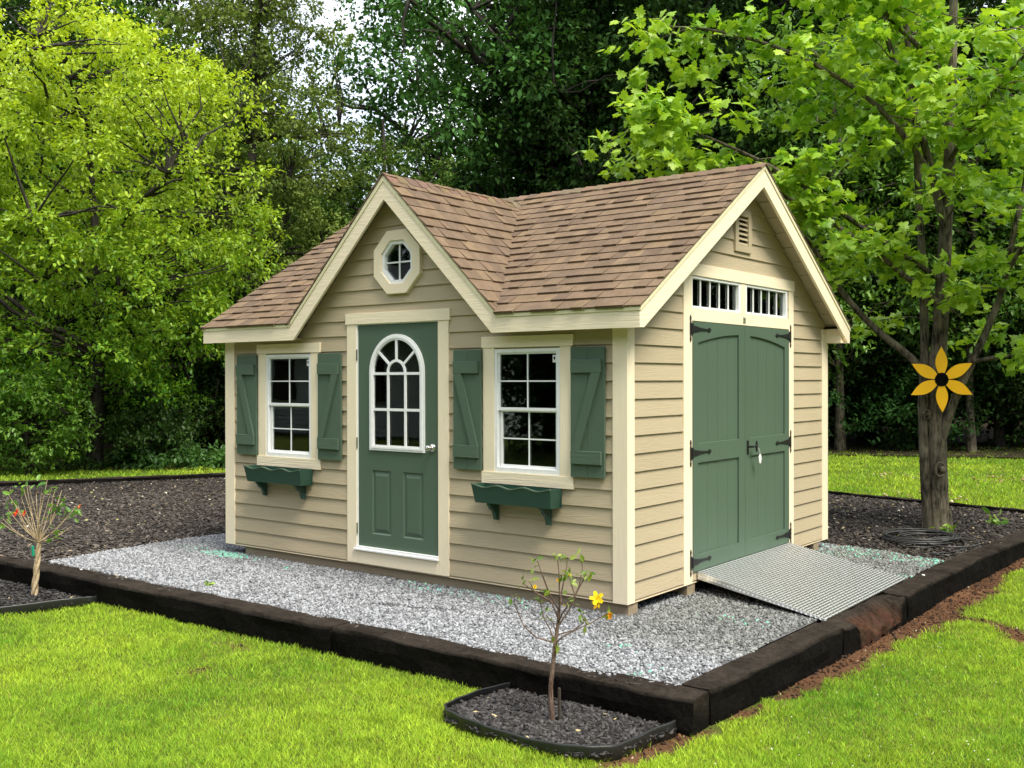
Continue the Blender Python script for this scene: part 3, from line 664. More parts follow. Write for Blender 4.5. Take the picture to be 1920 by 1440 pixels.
for j in range(nv):
    for i in range(nu):
        u=(i+.5)/nu; v=(j+.5)/nv; c=rpt(u,v,.0005); ang=(17 if (i+j)%2 else -17)
        ca,sa=math.cos(R(ang)),math.sin(R(ang)); sz=.050
        for t in tm:
            a=(t[0]*ca-t[1]*sa)*sz; b=(t[0]*sa+t[1]*ca)*sz
            tv.append(c+Vector((b*.992,a-.03*b,-b*.126))+Vector((.11,0,.99))*t[2]*.0075)
        o=cnt*5; tf+=[(o,o+1,o+4),(o+1,o+2,o+4),(o+2,o+3,o+4),(o+3,o,o+4)]; cnt+=1
npmesh('tread_pattern',np.array([tuple(p) for p in tv]),np.array(tf),np.full((len(tv),3),.5),M['alu'],rp)
for u in (0,1):                                       # folded side skirts with tread bumps on the edge
    g=MB(); s=-1 if u==0 else 1; n=40; vs=[]
    for i in range(n+1):
        v=i/n; p=rpt(u,v,.001); dpt=.050*(1-v)+.014
        vs+=[p+Vector((0,s*.001,0)),p+Vector((0,s*.007,-.002)),p+Vector((0,s*.007,-dpt)),p+Vector((0,s*.001,-dpt))]
    fs=[(i*4+k,(i+1)*4+k,(i+1)*4+(k+1)%4,i*4+(k+1)%4) for i in range(n) for k in range(4)]+[(0,1,2,3),(n*4+3,n*4+2,n*4+1,n*4)]
    g.add(vs,fs)
    for i in range(60):
        v=(i+.5)/60; p=rpt(u,v,.001)+Vector((0,s*.0085,-.012-.02*(1-v)*(i%2))); q=.011
        g.add([p+Vector((-q,0,q*(.7 if i%2 else -.7))),p+Vector((0,s*.003,.004)),p+Vector((q,0,q*(-.7 if i%2 else .7))),p+Vector((0,s*.003,-.004))],[(0,1,2,3)])
    g.build('side_skirt',M['alu'],rp)
for y in (1.35,2.75):
    g=MB(); a=rpt((y-1.1)/1.9,.02,-.03); b=rpt((y-1.1)/1.9,.85,-.03); g.tube([a,b],.018,6); g.build('under_rail',M['alu'],rp)

# ================================================================== GROUND
def sstep(x,a,b): t=np.clip((x-a)/(b-a),0,1); return t*t*(3-2*t)
def vnoise(x,y,f,seed=0):
    r=np.random.default_rng(seed+101); G=r.random((64,64)); X=(x*f)%64; Y=(y*f)%64
    i=np.floor(X).astype(int); j=np.floor(Y).astype(int); u=X-i; v=Y-j; u=u*u*(3-2*u); v=v*v*(3-2*v)
    a=G[i%64,j%64]; b=G[(i+1)%64,j%64]; c=G[i%64,(j+1)%64]; d=G[(i+1)%64,(j+1)%64]
    return (a*(1-u)+b*u)*(1-v)+(c*(1-u)+d*u)*v
def lawn_z(x,y):
    t=sstep(y,-1.2,1.2)*(1-sstep(x,.6,1.3)*(1-sstep(y,7.5,10.5)))
    h=-.29+.155*t+.02*(vnoise(x,y,.35,1)-.5)+.012*(vnoise(x,y,2.2,2)-.5)
    return h
BED=[(1.30,-1.45),(1.30,1.0),(1.36,3.0),(1.50,8.25),(-1.9,9.1),(-8.3,9.6),(-11.8,5.1),(-14.6,-.35),(-10.2,-2.27),(-6.2,-1.60),(-4.2,-1.55),(-1.5,-1.46)]
def inpoly(x,y,poly):
    c=np.zeros(x.shape,bool); n=len(poly)
    for i in range(n):
        (xa,ya),(xb,yb)=poly[i],poly[(i+1)%n]
        if ya==yb: continue
        k=((ya>y)!=(yb>y))&(x<(xb-xa)*(y-ya)/(yb-ya)+xa); c^=k
    return c
def segdist(x,y,pts):
    d=np.full(x.shape,1e9)
    for (xa,ya),(xb,yb) in zip(pts,pts[1:]):
        vx,vy=xb-xa,yb-ya; t=np.clip(((x-xa)*vx+(y-ya)*vy)/(vx*vx+vy*vy),0,1); d=np.minimum(d,np.hypot(x-xa-t*vx,y-ya-t*vy))
    return d
TRENCH=[(1.5,2.40),(1.73,2.36),(1.96,2.38),(2.16,2.21),(2.34,1.99),(2.60,1.65),(2.9,1.3)]
def dirt(x,y):
    nz=vnoise(x,y,3.1,5)*.6+vnoise(x,y,9.0,6)*.4
    d1=segdist(x,y,[(1.34,-1.6),(1.45,-.5),(1.50,1.0),(1.52,3.0),(1.62,9)])
    wid=.03+.10*sstep(y,-.9,.6)+.09*sstep(y,.8,2.0)-.13*sstep(y,3,5)
    m=1-sstep(d1+(.5-nz)*.22,wid*.7,wid*1.35)
    m=np.maximum(m,1-sstep(segdist(x,y,TRENCH)+(.5-nz)*.16,.05,.13))
    m=np.maximum(m,.8*(1-sstep(np.hypot((x+1.95),(y+2.35)*1.1)+(.5-nz)*.5,.08,.28)))
    m=np.maximum(m,.7*(1-sstep(np.hypot((x+2.28),(y+1.85)*1.3)+(.5-nz)*.4,.06,.20)))
    m=np.maximum(m,(1-sstep(segdist(x,y,[(1.32,-1.5),(1.29,-1.95),(1.2,-2.18)])+(.5-nz)*.08,.04,.10)))
    d2=segdist(x,y,[(-4.5,9.85),(-1.9,9.25),(1.6,8.4)])
    m=np.maximum(m,(1-sstep(d2+(.5-nz)*.4,.15,.45))*.75)
    return m
xs=np.unique(np.round(np.concatenate([np.linspace(-400,-30,24),np.linspace(-30,-8,50),np.linspace(-8,8,240),np.linspace(8,30,40),np.linspace(30,400,24)]),4))
ys=np.unique(np.round(np.concatenate([np.linspace(-400,-12,24),np.linspace(-12,10,300),np.linspace(10,40,60),np.linspace(40,400,24)]),4))
X,Y=np.meshgrid(xs,ys,indexing='ij'); Zg=lawn_z(X,Y); nx,ny=X.shape
V=np.stack([X.ravel(),Y.ravel(),Zg.ravel()],1); idx=np.arange(nx*ny).reshape(nx,ny)
Fq=np.stack([idx[:-1,:-1].ravel(),idx[1:,:-1].ravel(),idx[1:,1:].ravel(),idx[:-1,1:].ravel()],1)
dm=dirt(V[:,0],V[:,1])
M['lawn']=groundmat('lawn_soil_and_thatch',[(.04,.06,.010),(.10,.13,.02),(.16,.19,.035)],1.2,60,.02,mask=((.055,.026,.013),(.20,.10,.05)))
lawn=npmesh('lawn',V,Fq,np.repeat(dm[:,None],3,1),M['lawn'],smooth=True); tag(lawn,kind='structure')
# the bed of dark mulch inside the timbers
M['bed']=groundmat('dark_mulch_soil',[(.018,.014,.012),(.045,.036,.030),(.085,.068,.055)],1.0,38,.03)
def flat(name,poly,z,mat,step=.25,amp=.02,seed=9):
    x0=min(p[0] for p in poly);x1=max(p[0] for p in poly);y0=min(p[1] for p in poly);y1=max(p[1] for p in poly)
    bm=bmesh.new(); vs=[bm.verts.new((p[0],p[1],0)) for p in poly]; bm.faces.new(vs)
    for ax,a,b in ((0,x0,x1),(1,y0,y1)):
        k=a+step
        while k<b:
            co=(k,0,0) if ax==0 else (0,k,0); no=(1,0,0) if ax==0 else (0,1,0)
            bmesh.ops.bisect_plane(bm,geom=bm.verts[:]+bm.edges[:]+bm.faces[:],plane_co=co,plane_no=no); k+=step
    P_=np.array([v.co[:2] for v in bm.verts]); hz=z+amp*(vnoise(P_[:,0],P_[:,1],1.1,seed)-.5)*2
    for v,h in zip(bm.verts,hz): v.co.z=h
    bmesh.ops.recalc_face_normals(bm,faces=bm.faces)
    if sum(f.normal.z for f in bm.faces)<0: bmesh.ops.reverse_faces(bm,faces=bm.faces)
    me=bpy.data.meshes.new(name); bm.to_mesh(me); bm.free(); me.materials.append(mat)
    for p in me.polygons: p.use_smooth=True
    o=bpy.data.objects.new(name,me); COL.objects.link(o); return tag(o,kind='structure')
flat('mulch_bed',BED,-.112,M['bed'],.25,.010)
GRAV=[(-5.82,-1.42),(1.13,-1.36),(1.16,1.0),(1.20,3.92),(.76,4.14),(.2,4.27),(-.5,4.30),(-2.5,4.5),(-5.3,4.4),(-5.85,2.5),(-5.93,.9),(-5.99,0),(-5.91,-.75)]
M['gbase']=groundmat('gravel_dust',[(.05,.05,.052),(.12,.12,.125),(.2,.2,.2)],3,60,.01)
flat('gravel_base',GRAV,-.098,M['gbase'],.3,.003)
# woodland floor
wf=[dl(20.8,-40),dl(20.8,-5.5),dl(23.3,-4.5),dl(24.5,7.3),dl(23.4,11.6),dl(22.5,40),dl(140,110),dl(140,-110)]
bm=bmesh.new(); bm.faces.new([bm.verts.new((p[0],p[1],-.100)) for p in wf]); bmesh.ops.recalc_face_normals(bm,faces=bm.faces)
me=bpy.data.meshes.new('woodland_floor'); bm.to_mesh(me); bm.free()
M['wf']=groundmat('leaf_litter',[(.012,.009,.006),(.03,.022,.013),(.06,.042,.024)],.8,12,.05); me.materials.append(M['wf'])
o=bpy.data.objects.new('woodland_floor',me); COL.objects.link(o); tag(o,kind='structure')

# ---- loose stones and chips (uncountable)
ph=(1+5**.5)/2
ICO=np.array([(-1,ph,0),(1,ph,0),(-1,-ph,0),(1,-ph,0),(0,-1,ph),(0,1,ph),(0,-1,-ph),(0,1,-ph),(ph,0,-1),(ph,0,1),(-ph,0,-1),(-ph,0,1)])/math.hypot(1,ph)
ICF=np.array([(0,11,5),(0,5,1),(0,1,7),(0,7,10),(0,10,11),(1,5,9),(5,11,4),(11,10,2),(10,7,6),(7,1,8),(3,9,4),(3,4,2),(3,2,6),(3,6,8),(3,8,9),(4,9,5),(2,4,11),(6,2,10),(8,6,7),(9,8,1)])
BXV=np.array([(-1,-1,-1),(1,-1,-1),(1,1,-1),(-1,1,-1),(-1,-1,1),(1,-1,1),(1,1,1),(-1,1,1)],float)
BXF=np.array([(0,3,2,1),(4,5,6,7),(0,1,5,4),(1,2,6,5),(2,3,7,6),(3,0,4,7)])
def rotm(n,flat=1.0):
    a=rng.random(n)*2*np.pi; ax=rng.normal(size=(n,3)); ax/=np.linalg.norm(ax,axis=1)[:,None]; th=rng.random(n)*np.pi*flat
    K=np.zeros((n,3,3)); K[:,0,1]=-ax[:,2];K[:,0,2]=ax[:,1];K[:,1,0]=ax[:,2];K[:,1,2]=-ax[:,0];K[:,2,0]=-ax[:,1];K[:,2,1]=ax[:,0]
    Rm=np.eye(3)+np.sin(th)[:,None,None]*K+(1-np.cos(th))[:,None,None]*(K@K)
    Z=np.zeros((n,3,3)); Z[:,0,0]=np.cos(a);Z[:,0,1]=-np.sin(a);Z[:,1,0]=np.sin(a);Z[:,1,1]=np.cos(a);Z[:,2,2]=1
    return Rm@Z
def scatter(name,P,S,col,tmplV,tmplF,mat,flatn=1.0,jit=.22,parent=None):
    n=len(P); k=len(tmplV); T=tmplV[None]*(1+jit*(rng.random((n,k,1))-.5)*2); T=T*S[:,None,:]
    V=np.einsum('nij,nkj->nki',rotm(n,flatn),T)+P[:,None,:]
    F=(tmplF[None]+(np.arange(n)*k)[:,None,None]).reshape(-1,tmplF.shape[1]); C=np.repeat(col,k,0)
    return npmesh(name,V.reshape(-1,3),F,C,mat,parent)
def rpoly(poly,n):
    x0=min(p[0] for p in poly);x1=max(p[0] for p in poly);y0=min(p[1] for p in poly);y1=max(p[1] for p in poly)
    xs,ys=[],[]; tot=0
    while tot<n:
        x=rng.uniform(x0,x1,n);y=rng.uniform(y0,y1,n);k=inpoly(x,y,poly);xs.append(x[k]);ys.append(y[k]);tot+=k.sum()
    return np.concatenate(xs)[:n],np.concatenate(ys)[:n]
# gravel: dense where it is seen (not under the shed)
gx,gy=rpoly(GRAV,200000)
gx=gx+.06*(vnoise(gx,gy,6,3)-.5); gy=gy+.06*(vnoise(gx,gy,6,4)-.5)
under=(gx<-.25)&(gx>-4.3)&(gy>.6); back=gy>4.2; keep=~under&~((gx<-1)&(gy>1.2)&(gx>-4.4))
keep&=~((gx<-4.9)&(gy>2.2)); gx,gy=gx[keep][:98000],gy[keep][:98000]; n=len(gx)
sz=.0068+.0085*rng.random(n)**1.8
P=np.stack([gx,gy,-.100+.012*rng.random(n)],1); S=np.stack([sz*1.3,sz*.95,sz*.7],1)
g=.14+.31*rng.random(n)**1.3
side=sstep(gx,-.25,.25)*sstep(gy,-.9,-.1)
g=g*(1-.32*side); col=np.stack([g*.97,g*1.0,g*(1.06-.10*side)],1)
wall_shade=(1-sstep(np.abs(gy+.02),.10,.55))*(gx<0)*.28; col*=(1-wall_shade)[:,None]  # soft shade at the front wall, put into the stone colours
mint=((vnoise(gx,gy,3.0,12)>.62)&(gy>-.25)&(gy<.05)&(gx<0)&(rng.random(n)<.09))|((vnoise(gx,gy,2.5,13)>.76)&(gx>.1)&(rng.random(n)<.08))|(np.hypot((gx+4.75)/.35,(gy+.10)/.12)<1)&(rng.random(n)<.6)|((gy>3.6)&(gx>-.3)&(rng.random(n)<.15))
col[mint]=np.stack([.16+.12*rng.random(mint.sum()),.42+.15*rng.random(mint.sum()),.33+.1*rng.random(mint.sum())],1)
# shallow rut with darker stones
rut=segdist(gx,gy,[(-1.9,-.85),(-1.2,-.62)])<.035; col[rut]*=.5; P[rut,2]-=.008
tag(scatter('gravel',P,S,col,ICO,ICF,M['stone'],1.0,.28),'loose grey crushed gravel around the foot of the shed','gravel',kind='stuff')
# mulch chips
cx_,cy_=rpoly(BED,90000); k=~inpoly(cx_,cy_,GRAV)&~((cx_>1.02)&(cy_<3.95))&~((cx_>-4.8)&(cx_<-.2)&(cy_>0)&(cy_<4)); 
dd,ll=dl_of(cx_,cy_); k&=((ll/np.maximum(dd,.1)>-.62)&(ll/np.maximum(dd,.1)<.62)); cx_,cy_=cx_[k],cy_[k]; n=len(cx_)
ln=.014+.02*rng.random(n); S=np.stack([ln,ln*.34,ln*.16],1); P=np.stack([cx_,cy_,-.106+.012*rng.random(n)],1)
b=.022+.075*rng.random(n)**2; pal=vnoise(cx_,cy_,.5,22); b*=.8+.8*pal; col=np.stack([b*1.12,b*.95,b*.82],1); ed=rng.random(n)<.012; col[ed]=[.34,.27,.17]
tag(scatter('mulch',P,S,col,BXV,BXF,M['chip'],.28,.3),'dark wood chip mulch covering the ground behind and beside the shed','mulch',kind='stuff')

# ================================================================== TIMBERS
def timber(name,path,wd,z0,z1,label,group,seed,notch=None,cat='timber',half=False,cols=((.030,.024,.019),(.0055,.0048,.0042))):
    """path: list of (x,y) centre points"""
    rr=np.random.default_rng(seed); pts=[Vector((*p,0)) for p in path]
    Ls=[0]
    for a,b in zip(pts,pts[1:]): Ls.append(Ls[-1]+(b-a).length)
    n=max(4,int(Ls[-1]/.06)); prof=[(-1,-1),(-1,-.35),(-1,.3),(-1,.82),(-.86,1),(-.3,1),(.3,1),(.86,1),(1,.82),(1,.3),(1,-.35),(1,-1)]
    vs=[];cs=[];k=len(prof)
    ph0=rr.random(40)*6.28
    def wob(s,c,a): return 1.7*a*(math.sin(s*3.1+ph0[c])+.6*math.sin(s*7.3+ph0[c+13])+.45*math.sin(s*17+ph0[c+20]))
    for i in range(n+1):
        s=Ls[-1]*i/n; j=max(q for q in range(len(Ls)-1) if Ls[q]<=s+1e-9); t=(s-Ls[j])/(Ls[j+1]-Ls[j]); p=pts[j].lerp(pts[j+1],t); d=(pts[j+1]-pts[j]).normalized(); nn=Vector((d.y,-d.x,0))
        en=.0 if 0<i<n else .012
        for c,(a,b) in enumerate(prof):
            zz=z0 if b<=-1 else (z0+z1)/2+(z1-z0)/2*b
            off=a*(wd/2-en)+wob(s,c,.0035)+rr.normal()*.0015; zz+=(wob(s,c+5 if c+25<40 else c,.003)+rr.normal()*.0012) if b>-.9 else 0
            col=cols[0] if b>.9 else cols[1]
            if notch:
                q=np.interp(s,[notch[0]-.02,notch[0]+.02,notch[1]-.06,notch[1]+.06],[0,1,1,0]) 
                if b>.25 and a>-.2: zz-=q*notch[2]*(max(0,(a+.15))/1.15)*(1+.3*math.sin(s*23)); 
                if q>.5 and b>.25 and a>-.1: col=(.036+.02*rr.random(),.022+.006*rr.random(),.016)
            vs.append((p.x+nn.x*off+d.x*rr.normal()*.001,p.y+nn.y*off,zz)); cs.append(col)
    fs=[(i*k+c,i*k+(c+1)%k,(i+1)*k+(c+1)%k,(i+1)*k+c) for i in range(n) for c in range(k)]+[tuple(range(k)),tuple(range(n*k+k-1,n*k-1,-1))]
    m=MB(); m.v=vs; m.f=fs; m.c=cs
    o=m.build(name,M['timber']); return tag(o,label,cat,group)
G1='dark railway sleepers edging the gravel pad'
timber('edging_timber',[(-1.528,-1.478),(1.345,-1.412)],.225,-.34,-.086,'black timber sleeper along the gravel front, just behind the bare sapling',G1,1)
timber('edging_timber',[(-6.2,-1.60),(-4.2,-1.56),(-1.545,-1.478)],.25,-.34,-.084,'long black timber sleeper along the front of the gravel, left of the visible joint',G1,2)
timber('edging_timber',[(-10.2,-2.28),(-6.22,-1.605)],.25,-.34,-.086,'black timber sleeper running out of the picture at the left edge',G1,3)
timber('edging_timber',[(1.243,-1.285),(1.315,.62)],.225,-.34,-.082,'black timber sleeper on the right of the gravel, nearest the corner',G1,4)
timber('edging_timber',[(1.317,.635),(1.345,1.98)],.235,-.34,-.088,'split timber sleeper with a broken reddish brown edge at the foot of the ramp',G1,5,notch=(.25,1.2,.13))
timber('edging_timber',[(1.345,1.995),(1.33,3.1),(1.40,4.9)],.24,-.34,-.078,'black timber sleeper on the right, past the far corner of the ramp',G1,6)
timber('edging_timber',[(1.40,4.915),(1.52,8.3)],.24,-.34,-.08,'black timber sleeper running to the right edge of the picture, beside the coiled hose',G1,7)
G2='low dark edging along the back of the mulch bed'
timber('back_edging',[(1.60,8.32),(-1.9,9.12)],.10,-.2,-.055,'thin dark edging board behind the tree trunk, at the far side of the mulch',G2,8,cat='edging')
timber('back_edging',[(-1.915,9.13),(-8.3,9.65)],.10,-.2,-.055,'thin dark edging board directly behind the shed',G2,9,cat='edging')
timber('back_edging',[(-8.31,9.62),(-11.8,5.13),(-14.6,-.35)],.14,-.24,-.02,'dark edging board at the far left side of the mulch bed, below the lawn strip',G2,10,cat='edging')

# ---- black plastic rims of the two sapling beds
def rim(name,pts,z0,z1,label,th=.006,close=False):
    # Catmull-Rom through the points
    P=[Vector((*p,0)) for p in pts]; out=[]
    for i in range(len(P)-1):
        a=P[max(i-1,0)];b=P[i];c=P[i+1];d=P[min(i+2,len(P)-1)]
        for t in [j/8 for j in range(8)]:
            out.append(.5*((2*b)+(c-a)*t+(2*a-5*b+4*c-d)*t*t+(3*b-a-3*c+d)*t**3))
    out.append(P[-1]); m=MB(); vs=[];fs=[];n=len(out)
    for i,p in enumerate(out):
        d=(out[min(i+1,n-1)]-out[max(i-1,0)]).normalized(); nn=Vector((d.y,-d.x,0)); wv=.004*math.sin(i*.9)+.003*math.sin(i*.37); lean=.012
        q=p+nn*wv; dz=.006*math.sin(i*.23)
        vs+=[q+nn*(-th+lean)+Vector((0,0,z0)),q+nn*(-th)+Vector((0,0,z1+dz-.004)),q+nn*(-th-.003)+Vector((0,0,z1+dz)),q+nn*(.006)+Vector((0,0,z1+dz)),q+nn*.002+Vector((0,0,z1+dz-.012)),q+nn*(lean)+Vector((0,0,z0))]
    for i in range(n-1):
        for k in range(6): fs.append((i*6+k,i*6+(k+1)%6,(i+1)*6+(k+1)%6,(i+1)*6+k))
    fs+=[(0,1,2,3,4,5),tuple(range(n*6-1,n*6-7,-1))]
    m.add(vs,fs); o=m.build(name,M['plastic'],smooth=True); tag(o,label,'garden edging'); return out
RIM=[(.09,-1.535),(.04,-1.78),(.02,-1.98),(.05,-2.12),(.17,-2.21),(.38,-2.245),(.66,-2.265),(.93,-2.255),(1.10,-2.195),(1.19,-2.06),(1.225,-1.80),(1.262,-1.56)]
r1=rim('bed_edging',RIM,-.33,-.205,'black plastic edging curved round the mulch of the near bare sapling')
RIML=[(-5.6,-3.1),(-5.2,-2.98),(-4.90,-2.78),(-4.66,-2.42),(-4.52,-2.06),(-4.45,-1.80),(-4.44,-1.70)]
r2=rim('bed_edging',RIML,-.33,-.205,'grey plastic edging strip in front of the left twisted sapling')
bed1=[(p.x,p.y) for p in r1]; bed2=[(p.x,p.y) for p in r2]+[(-6.8,-1.8),(-6.8,-3.1)]
for bd,nm,cnt_ in ((bed1,'sapling_mulch',6500),(bed2,'sapling_mulch',5500)):
    flat('sapling_bed_soil',bd,-.262,M['bed'],.12,.008)
    x,y=rpoly(bd,cnt_); n=cnt_; ln=.008+.016*rng.random(n); S=np.stack([ln,ln*.45,ln*.22],1); P=np.stack([x,y,-.258+.018*rng.random(n)],1)
    b=.015+.075*rng.random(n)**1.8; col=np.stack([b*1.05,b*.97,b*.95],1); ed=rng.random(n)<.004; col[ed]=[.5,.4,.22]
    tag(scatter(nm,P,S,col,BXV,BXF,M['chip'],.35,.35),'dark wood chips around the '+('near bare sapling' if nm and bd is bed1 else 'left twisted sapling'),'mulch',kind='stuff')

# ---- grass
def blades(P,h,wd,lean,col):
    n=len(P); a=rng.random(n)*2*np.pi; s=np.stack([np.cos(a),np.sin(a),np.zeros(n)],1)*wd[:,None]
    b=rng.random(n)*2*np.pi; tip=np.stack([np.cos(b)*lean*h,np.sin(b)*lean*h,h],1); mid=tip*np.array([.35,.35,.6])
    V=np.stack([P-s,P+s,P+mid+s*.7,P+tip,P+mid-s*.7],1)
    idx=np.arange(n)[:,None]*5
    F=np.concatenate([idx+np.array([[0,1,2,4]]),idx+np.array([[4,2,3,3]])],0)
    F3=np.concatenate([idx+np.array([[0,1,2]]),idx+np.array([[0,2,4]]),idx+np.array([[4,2,3]])],0)
    return V.reshape(-1,3),F3,np.repeat(col,5,0)
def grass(name,n,dmin,dmax,lmax,hh,ww,label,far=False):
    d=dmin*(dmax/dmin)**rng.random(n); l=(rng.random(n)*2-1)*lmax*d
    x=CP.x-math.sin(YAW)*d+math.cos(YAW)*l; y=CP.y+math.cos(YAW)*d+math.sin(YAW)*l
    k=~inpoly(x,y,BED)&~((x>1.2)&(x<1.55)&(y>-1.5)&(y<8.2)&(segdist(x,y,[(1.24,-1.3),(1.34,2),(1.4,4.9),(1.52,8.3)])<.14))&~inpoly(x,y,bed1)&~inpoly(x,y,bed2)
    tim=segdist(x,y,[(-10.2,-2.28),(-6.2,-1.60),(-4.2,-1.56),(-1.5,-1.478),(1.345,-1.412)])>.125; k&=tim
    k&=segdist(x,y,[(1.24,-1.3),(1.34,2),(1.4,4.9),(1.52,8.3)])>.14
    k&=rng.random(n)>dirt(x,y)*1.02
    x,y,d=x[k],y[k],d[k]; n=len(x); z=lawn_z(x,y)-.004
    tuft=vnoise(x,y,5,30); tf2=vnoise(x,y,13,31); big=vnoise(x,y,.7,33)
    h=hh*(.35+.6*rng.random(n)**1.5+1.0*tuft*tf2+.2*big); wd=ww*(.7+.6*rng.random(n))*(1+.12*np.maximum(d-6,0))
    yl=np.clip(.42*big+.30*vnoise(x,y,2.1,34)+.25*vnoise(x,y,19,37)+.45*rng.random(n)-.28,0,1)[:,None]
    c=np.array([.12,.31,.032])*(1-yl)+np.array([.60,.74,.08])*yl
    dk=(vnoise(x,y,7,36)<.3)[:,None]; c=np.where(dk,c*.86,c)
    dry=rng.random(n)<.01+.10*np.clip(vnoise(x,y,1.6,38)-.6,0,1); c[dry]=[.42,.35,.13]; c*=(.55+.85*rng.random(n)**.9)[:,None]
    V,F,C=blades(np.stack([x,y,z],1),h,wd,.35+.75*rng.random(n),c)
    return tag(npmesh(name,V,F,C,M['grass']),label,'grass',kind='stuff')
grass('grass',560000,4.0,13,.60,.033,.0023,'bright green mown lawn grass in front of and beside the timbers')
grass('grass',150000,12,27,.62,.055,.0035,'mown lawn grass behind the mulch bed, below the woods')
# crumbs of soil and bark where the turf is bare
x=rng.uniform(-3,3,60000); y=rng.uniform(-3.2,6,60000); k=(dirt(x,y)>.35)&~inpoly(x,y,BED); x,y=x[k][:9000],y[k][:9000]; n=len(x)
sz=.004+.012*rng.random(n)**3; S=np.stack([sz*1.5,sz,sz*.6],1); b=.4+.9*rng.random(n)[:,None]; c_=np.where(rng.random((n,1))<.35,np.array([[.035,.022,.016]]),np.array([[.12,.058,.028]]))*b; ed=rng.random(n)<.02; c_[ed]=[.4,.32,.2]
tag(scatter('soil_crumbs',np.stack([x,y,lawn_z(x,y)+.002],1),S,c_,ICO,ICF,M['stone'],1,.35),'crumbled brown soil and bark bits along the right timbers','soil',kind='stuff')
# clover heads and fallen leaves
def bits(name,x,y,z,size,cols,label,cat):
    n=len(x); S=np.stack([size*(.7+.6*rng.random(n)),size*(.5+.5*rng.random(n)),size*.25*np.ones(n)],1); c=np.array(cols)[rng.integers(0,len(cols),n)]
    return tag(scatter(name,np.stack([x,y,z],1),S,c,ICO,ICF,M['stone'],.3,.3),label,cat,kind='stuff')
x=rng.uniform(1.6,4.2,260); y=rng.uniform(-3.6,1.5,260); bits('clover_flowers',x,y,lawn_z(x,y)+.03,.006,[(.7,.75,.6),(.6,.65,.4)],'tiny pale clover heads in the lawn to the right','clover')
a=rng.random(90)*6.28; rr_=rng.random(90)**.4*1.4; cl=rng.integers(0,3,90); cxs=np.array([-1.8,-.25,-.6])[cl]; cys=np.array([12.85,13.3,9.6])[cl]
x=cxs+rr_*np.cos(a)*.45; y=cys+rr_*np.sin(a)*.5; bits('leaf_litter',x,y,lawn_z(x,y)+.045,.030,[(.45,.33,.17),(.32,.2,.1),(.55,.45,.3)],'scattered dry brown leaves on the back lawn','leaves')
x=np.concatenate([rng.uniform(-13,-6.5,70),rng.uniform(-1.5,1.2,60)]); y=np.concatenate([rng.uniform(-.5,6,70),rng.uniform(4.8,8.5,60)]); bits('leaf_litter',x,y,np.full(130,-.09),.022,[(.5,.38,.22),(.6,.55,.45),(.4,.4,.15)],'scattered pale dead leaves on the dark mulch','leaves')

# ================================================================== LEAVES AND TREES
DIA=(np.array([(0,0,0),(.42,-.30,.06),(1,0,-.04),(.42,.30,.06)]),np.array([(0,1,2,3)]))
OVAL=(np.array([(0,0,0),(.3,-.24,.07),(.68,-.20,.05),(1,0,-.06),(.68,.20,.05),(.3,.24,.07)]),np.array([(0,1,2,3),(0,3,4,5)]))
_m=[(0,0),(.10,-.34),(-.02,-.50),(.26,-.40),(.34,-.62),(.46,-.42),(.62,-.46),(.60,-.22),(.78,-.20),(1.0,0),(.78,.20),(.60,.22),(.62,.46),(.46,.42),(.34,.62),(.26,.40),(-.02,.50),(.10,.34)]
MAPLE=(np.array([(.42,0,.05)]+[(a,b,-.10*abs(b)-.04*a) for a,b in _m]),np.array([(0,i+1,(i+1)%18+1) for i in range(18)]))
STAR=(np.array([(0,0,0),(.35,-.12,.02),(.2,-.5,0),(.55,-.16,.03),(.6,-.42,0),(1,0,-.03),(.6,.42,0),(.55,.16,.03),(.2,.5,0),(.35,.12,.02)]),np.array([(0,1,3,5),(1,2,3,3),(3,4,5,5),(0,5,7,9),(5,6,7,7),(7,8,9,9)]))
def leafmesh(pos,axis,nrm,size,tmpl,col):
    V0,F0=tmpl; n=len(pos); axis=axis/np.linalg.norm(axis,axis=1)[:,None]
    side=np.cross(nrm,axis); side/=np.maximum(np.linalg.norm(side,axis=1),1e-6)[:,None]; up=np.cross(axis,side)
    V=pos[:,None,:]+size[:,None,None]*(V0[None,:,0:1]*axis[:,None,:]+V0[None,:,1:2]*side[:,None,:]+V0[None,:,2:3]*up[:,None,:])
    k=len(V0); F=(F0[None]+(np.arange(n)*k)[:,None,None]).reshape(-1,F0.shape[1])
    return V.reshape(-1,3),F,np.repeat(col,k,0)
def fix(F):          # drop repeated last index of triangles stored as quads
    return F
def crown(C,rad,ntw,nlf,size,cols,droop=-.15,flat_=.75,r=None,cvar=.35):
    """C (n,3) clump centres, rad (n,) - twigs with leaves set along them"""
    r=r or rng; n=len(C); T=n*ntw
    base=np.repeat(C,ntw,0); rr=np.repeat(rad,ntw)
    d=r.normal(size=(T,3)); d[:,2]*=flat_; d/=np.linalg.norm(d,axis=1)[:,None]
    start=base+d*rr[:,None]*.15; ln=rr*(.55+.6*r.random(T))
    P=np.repeat(start,nlf,0); D=np.repeat(d,nlf,0); LN=np.repeat(ln,nlf); u=r.random(len(P))**.7
    pos=P+D*(LN*u)[:,None]; pos[:,2]+=droop*LN*u*u; pos+=r.normal(size=pos.shape)*size*.45
    ax=D*.6+r.normal(size=pos.shape)*.7; ax[:,2]-=.35
    nr=r.normal(size=pos.shape)*.45; nr[:,2]+=1
    sz=size*(.65+.6*r.random(len(pos)))
    ct=np.repeat(r.random(n),ntw*nlf); lt=r.random(len(pos)); t=np.clip(cvar*ct+(1-cvar)*lt,0,1)[:,None]
    c=np.array(cols[0])*(1-t)+np.array(cols[1])*t
    return pos,ax,nr,sz,c
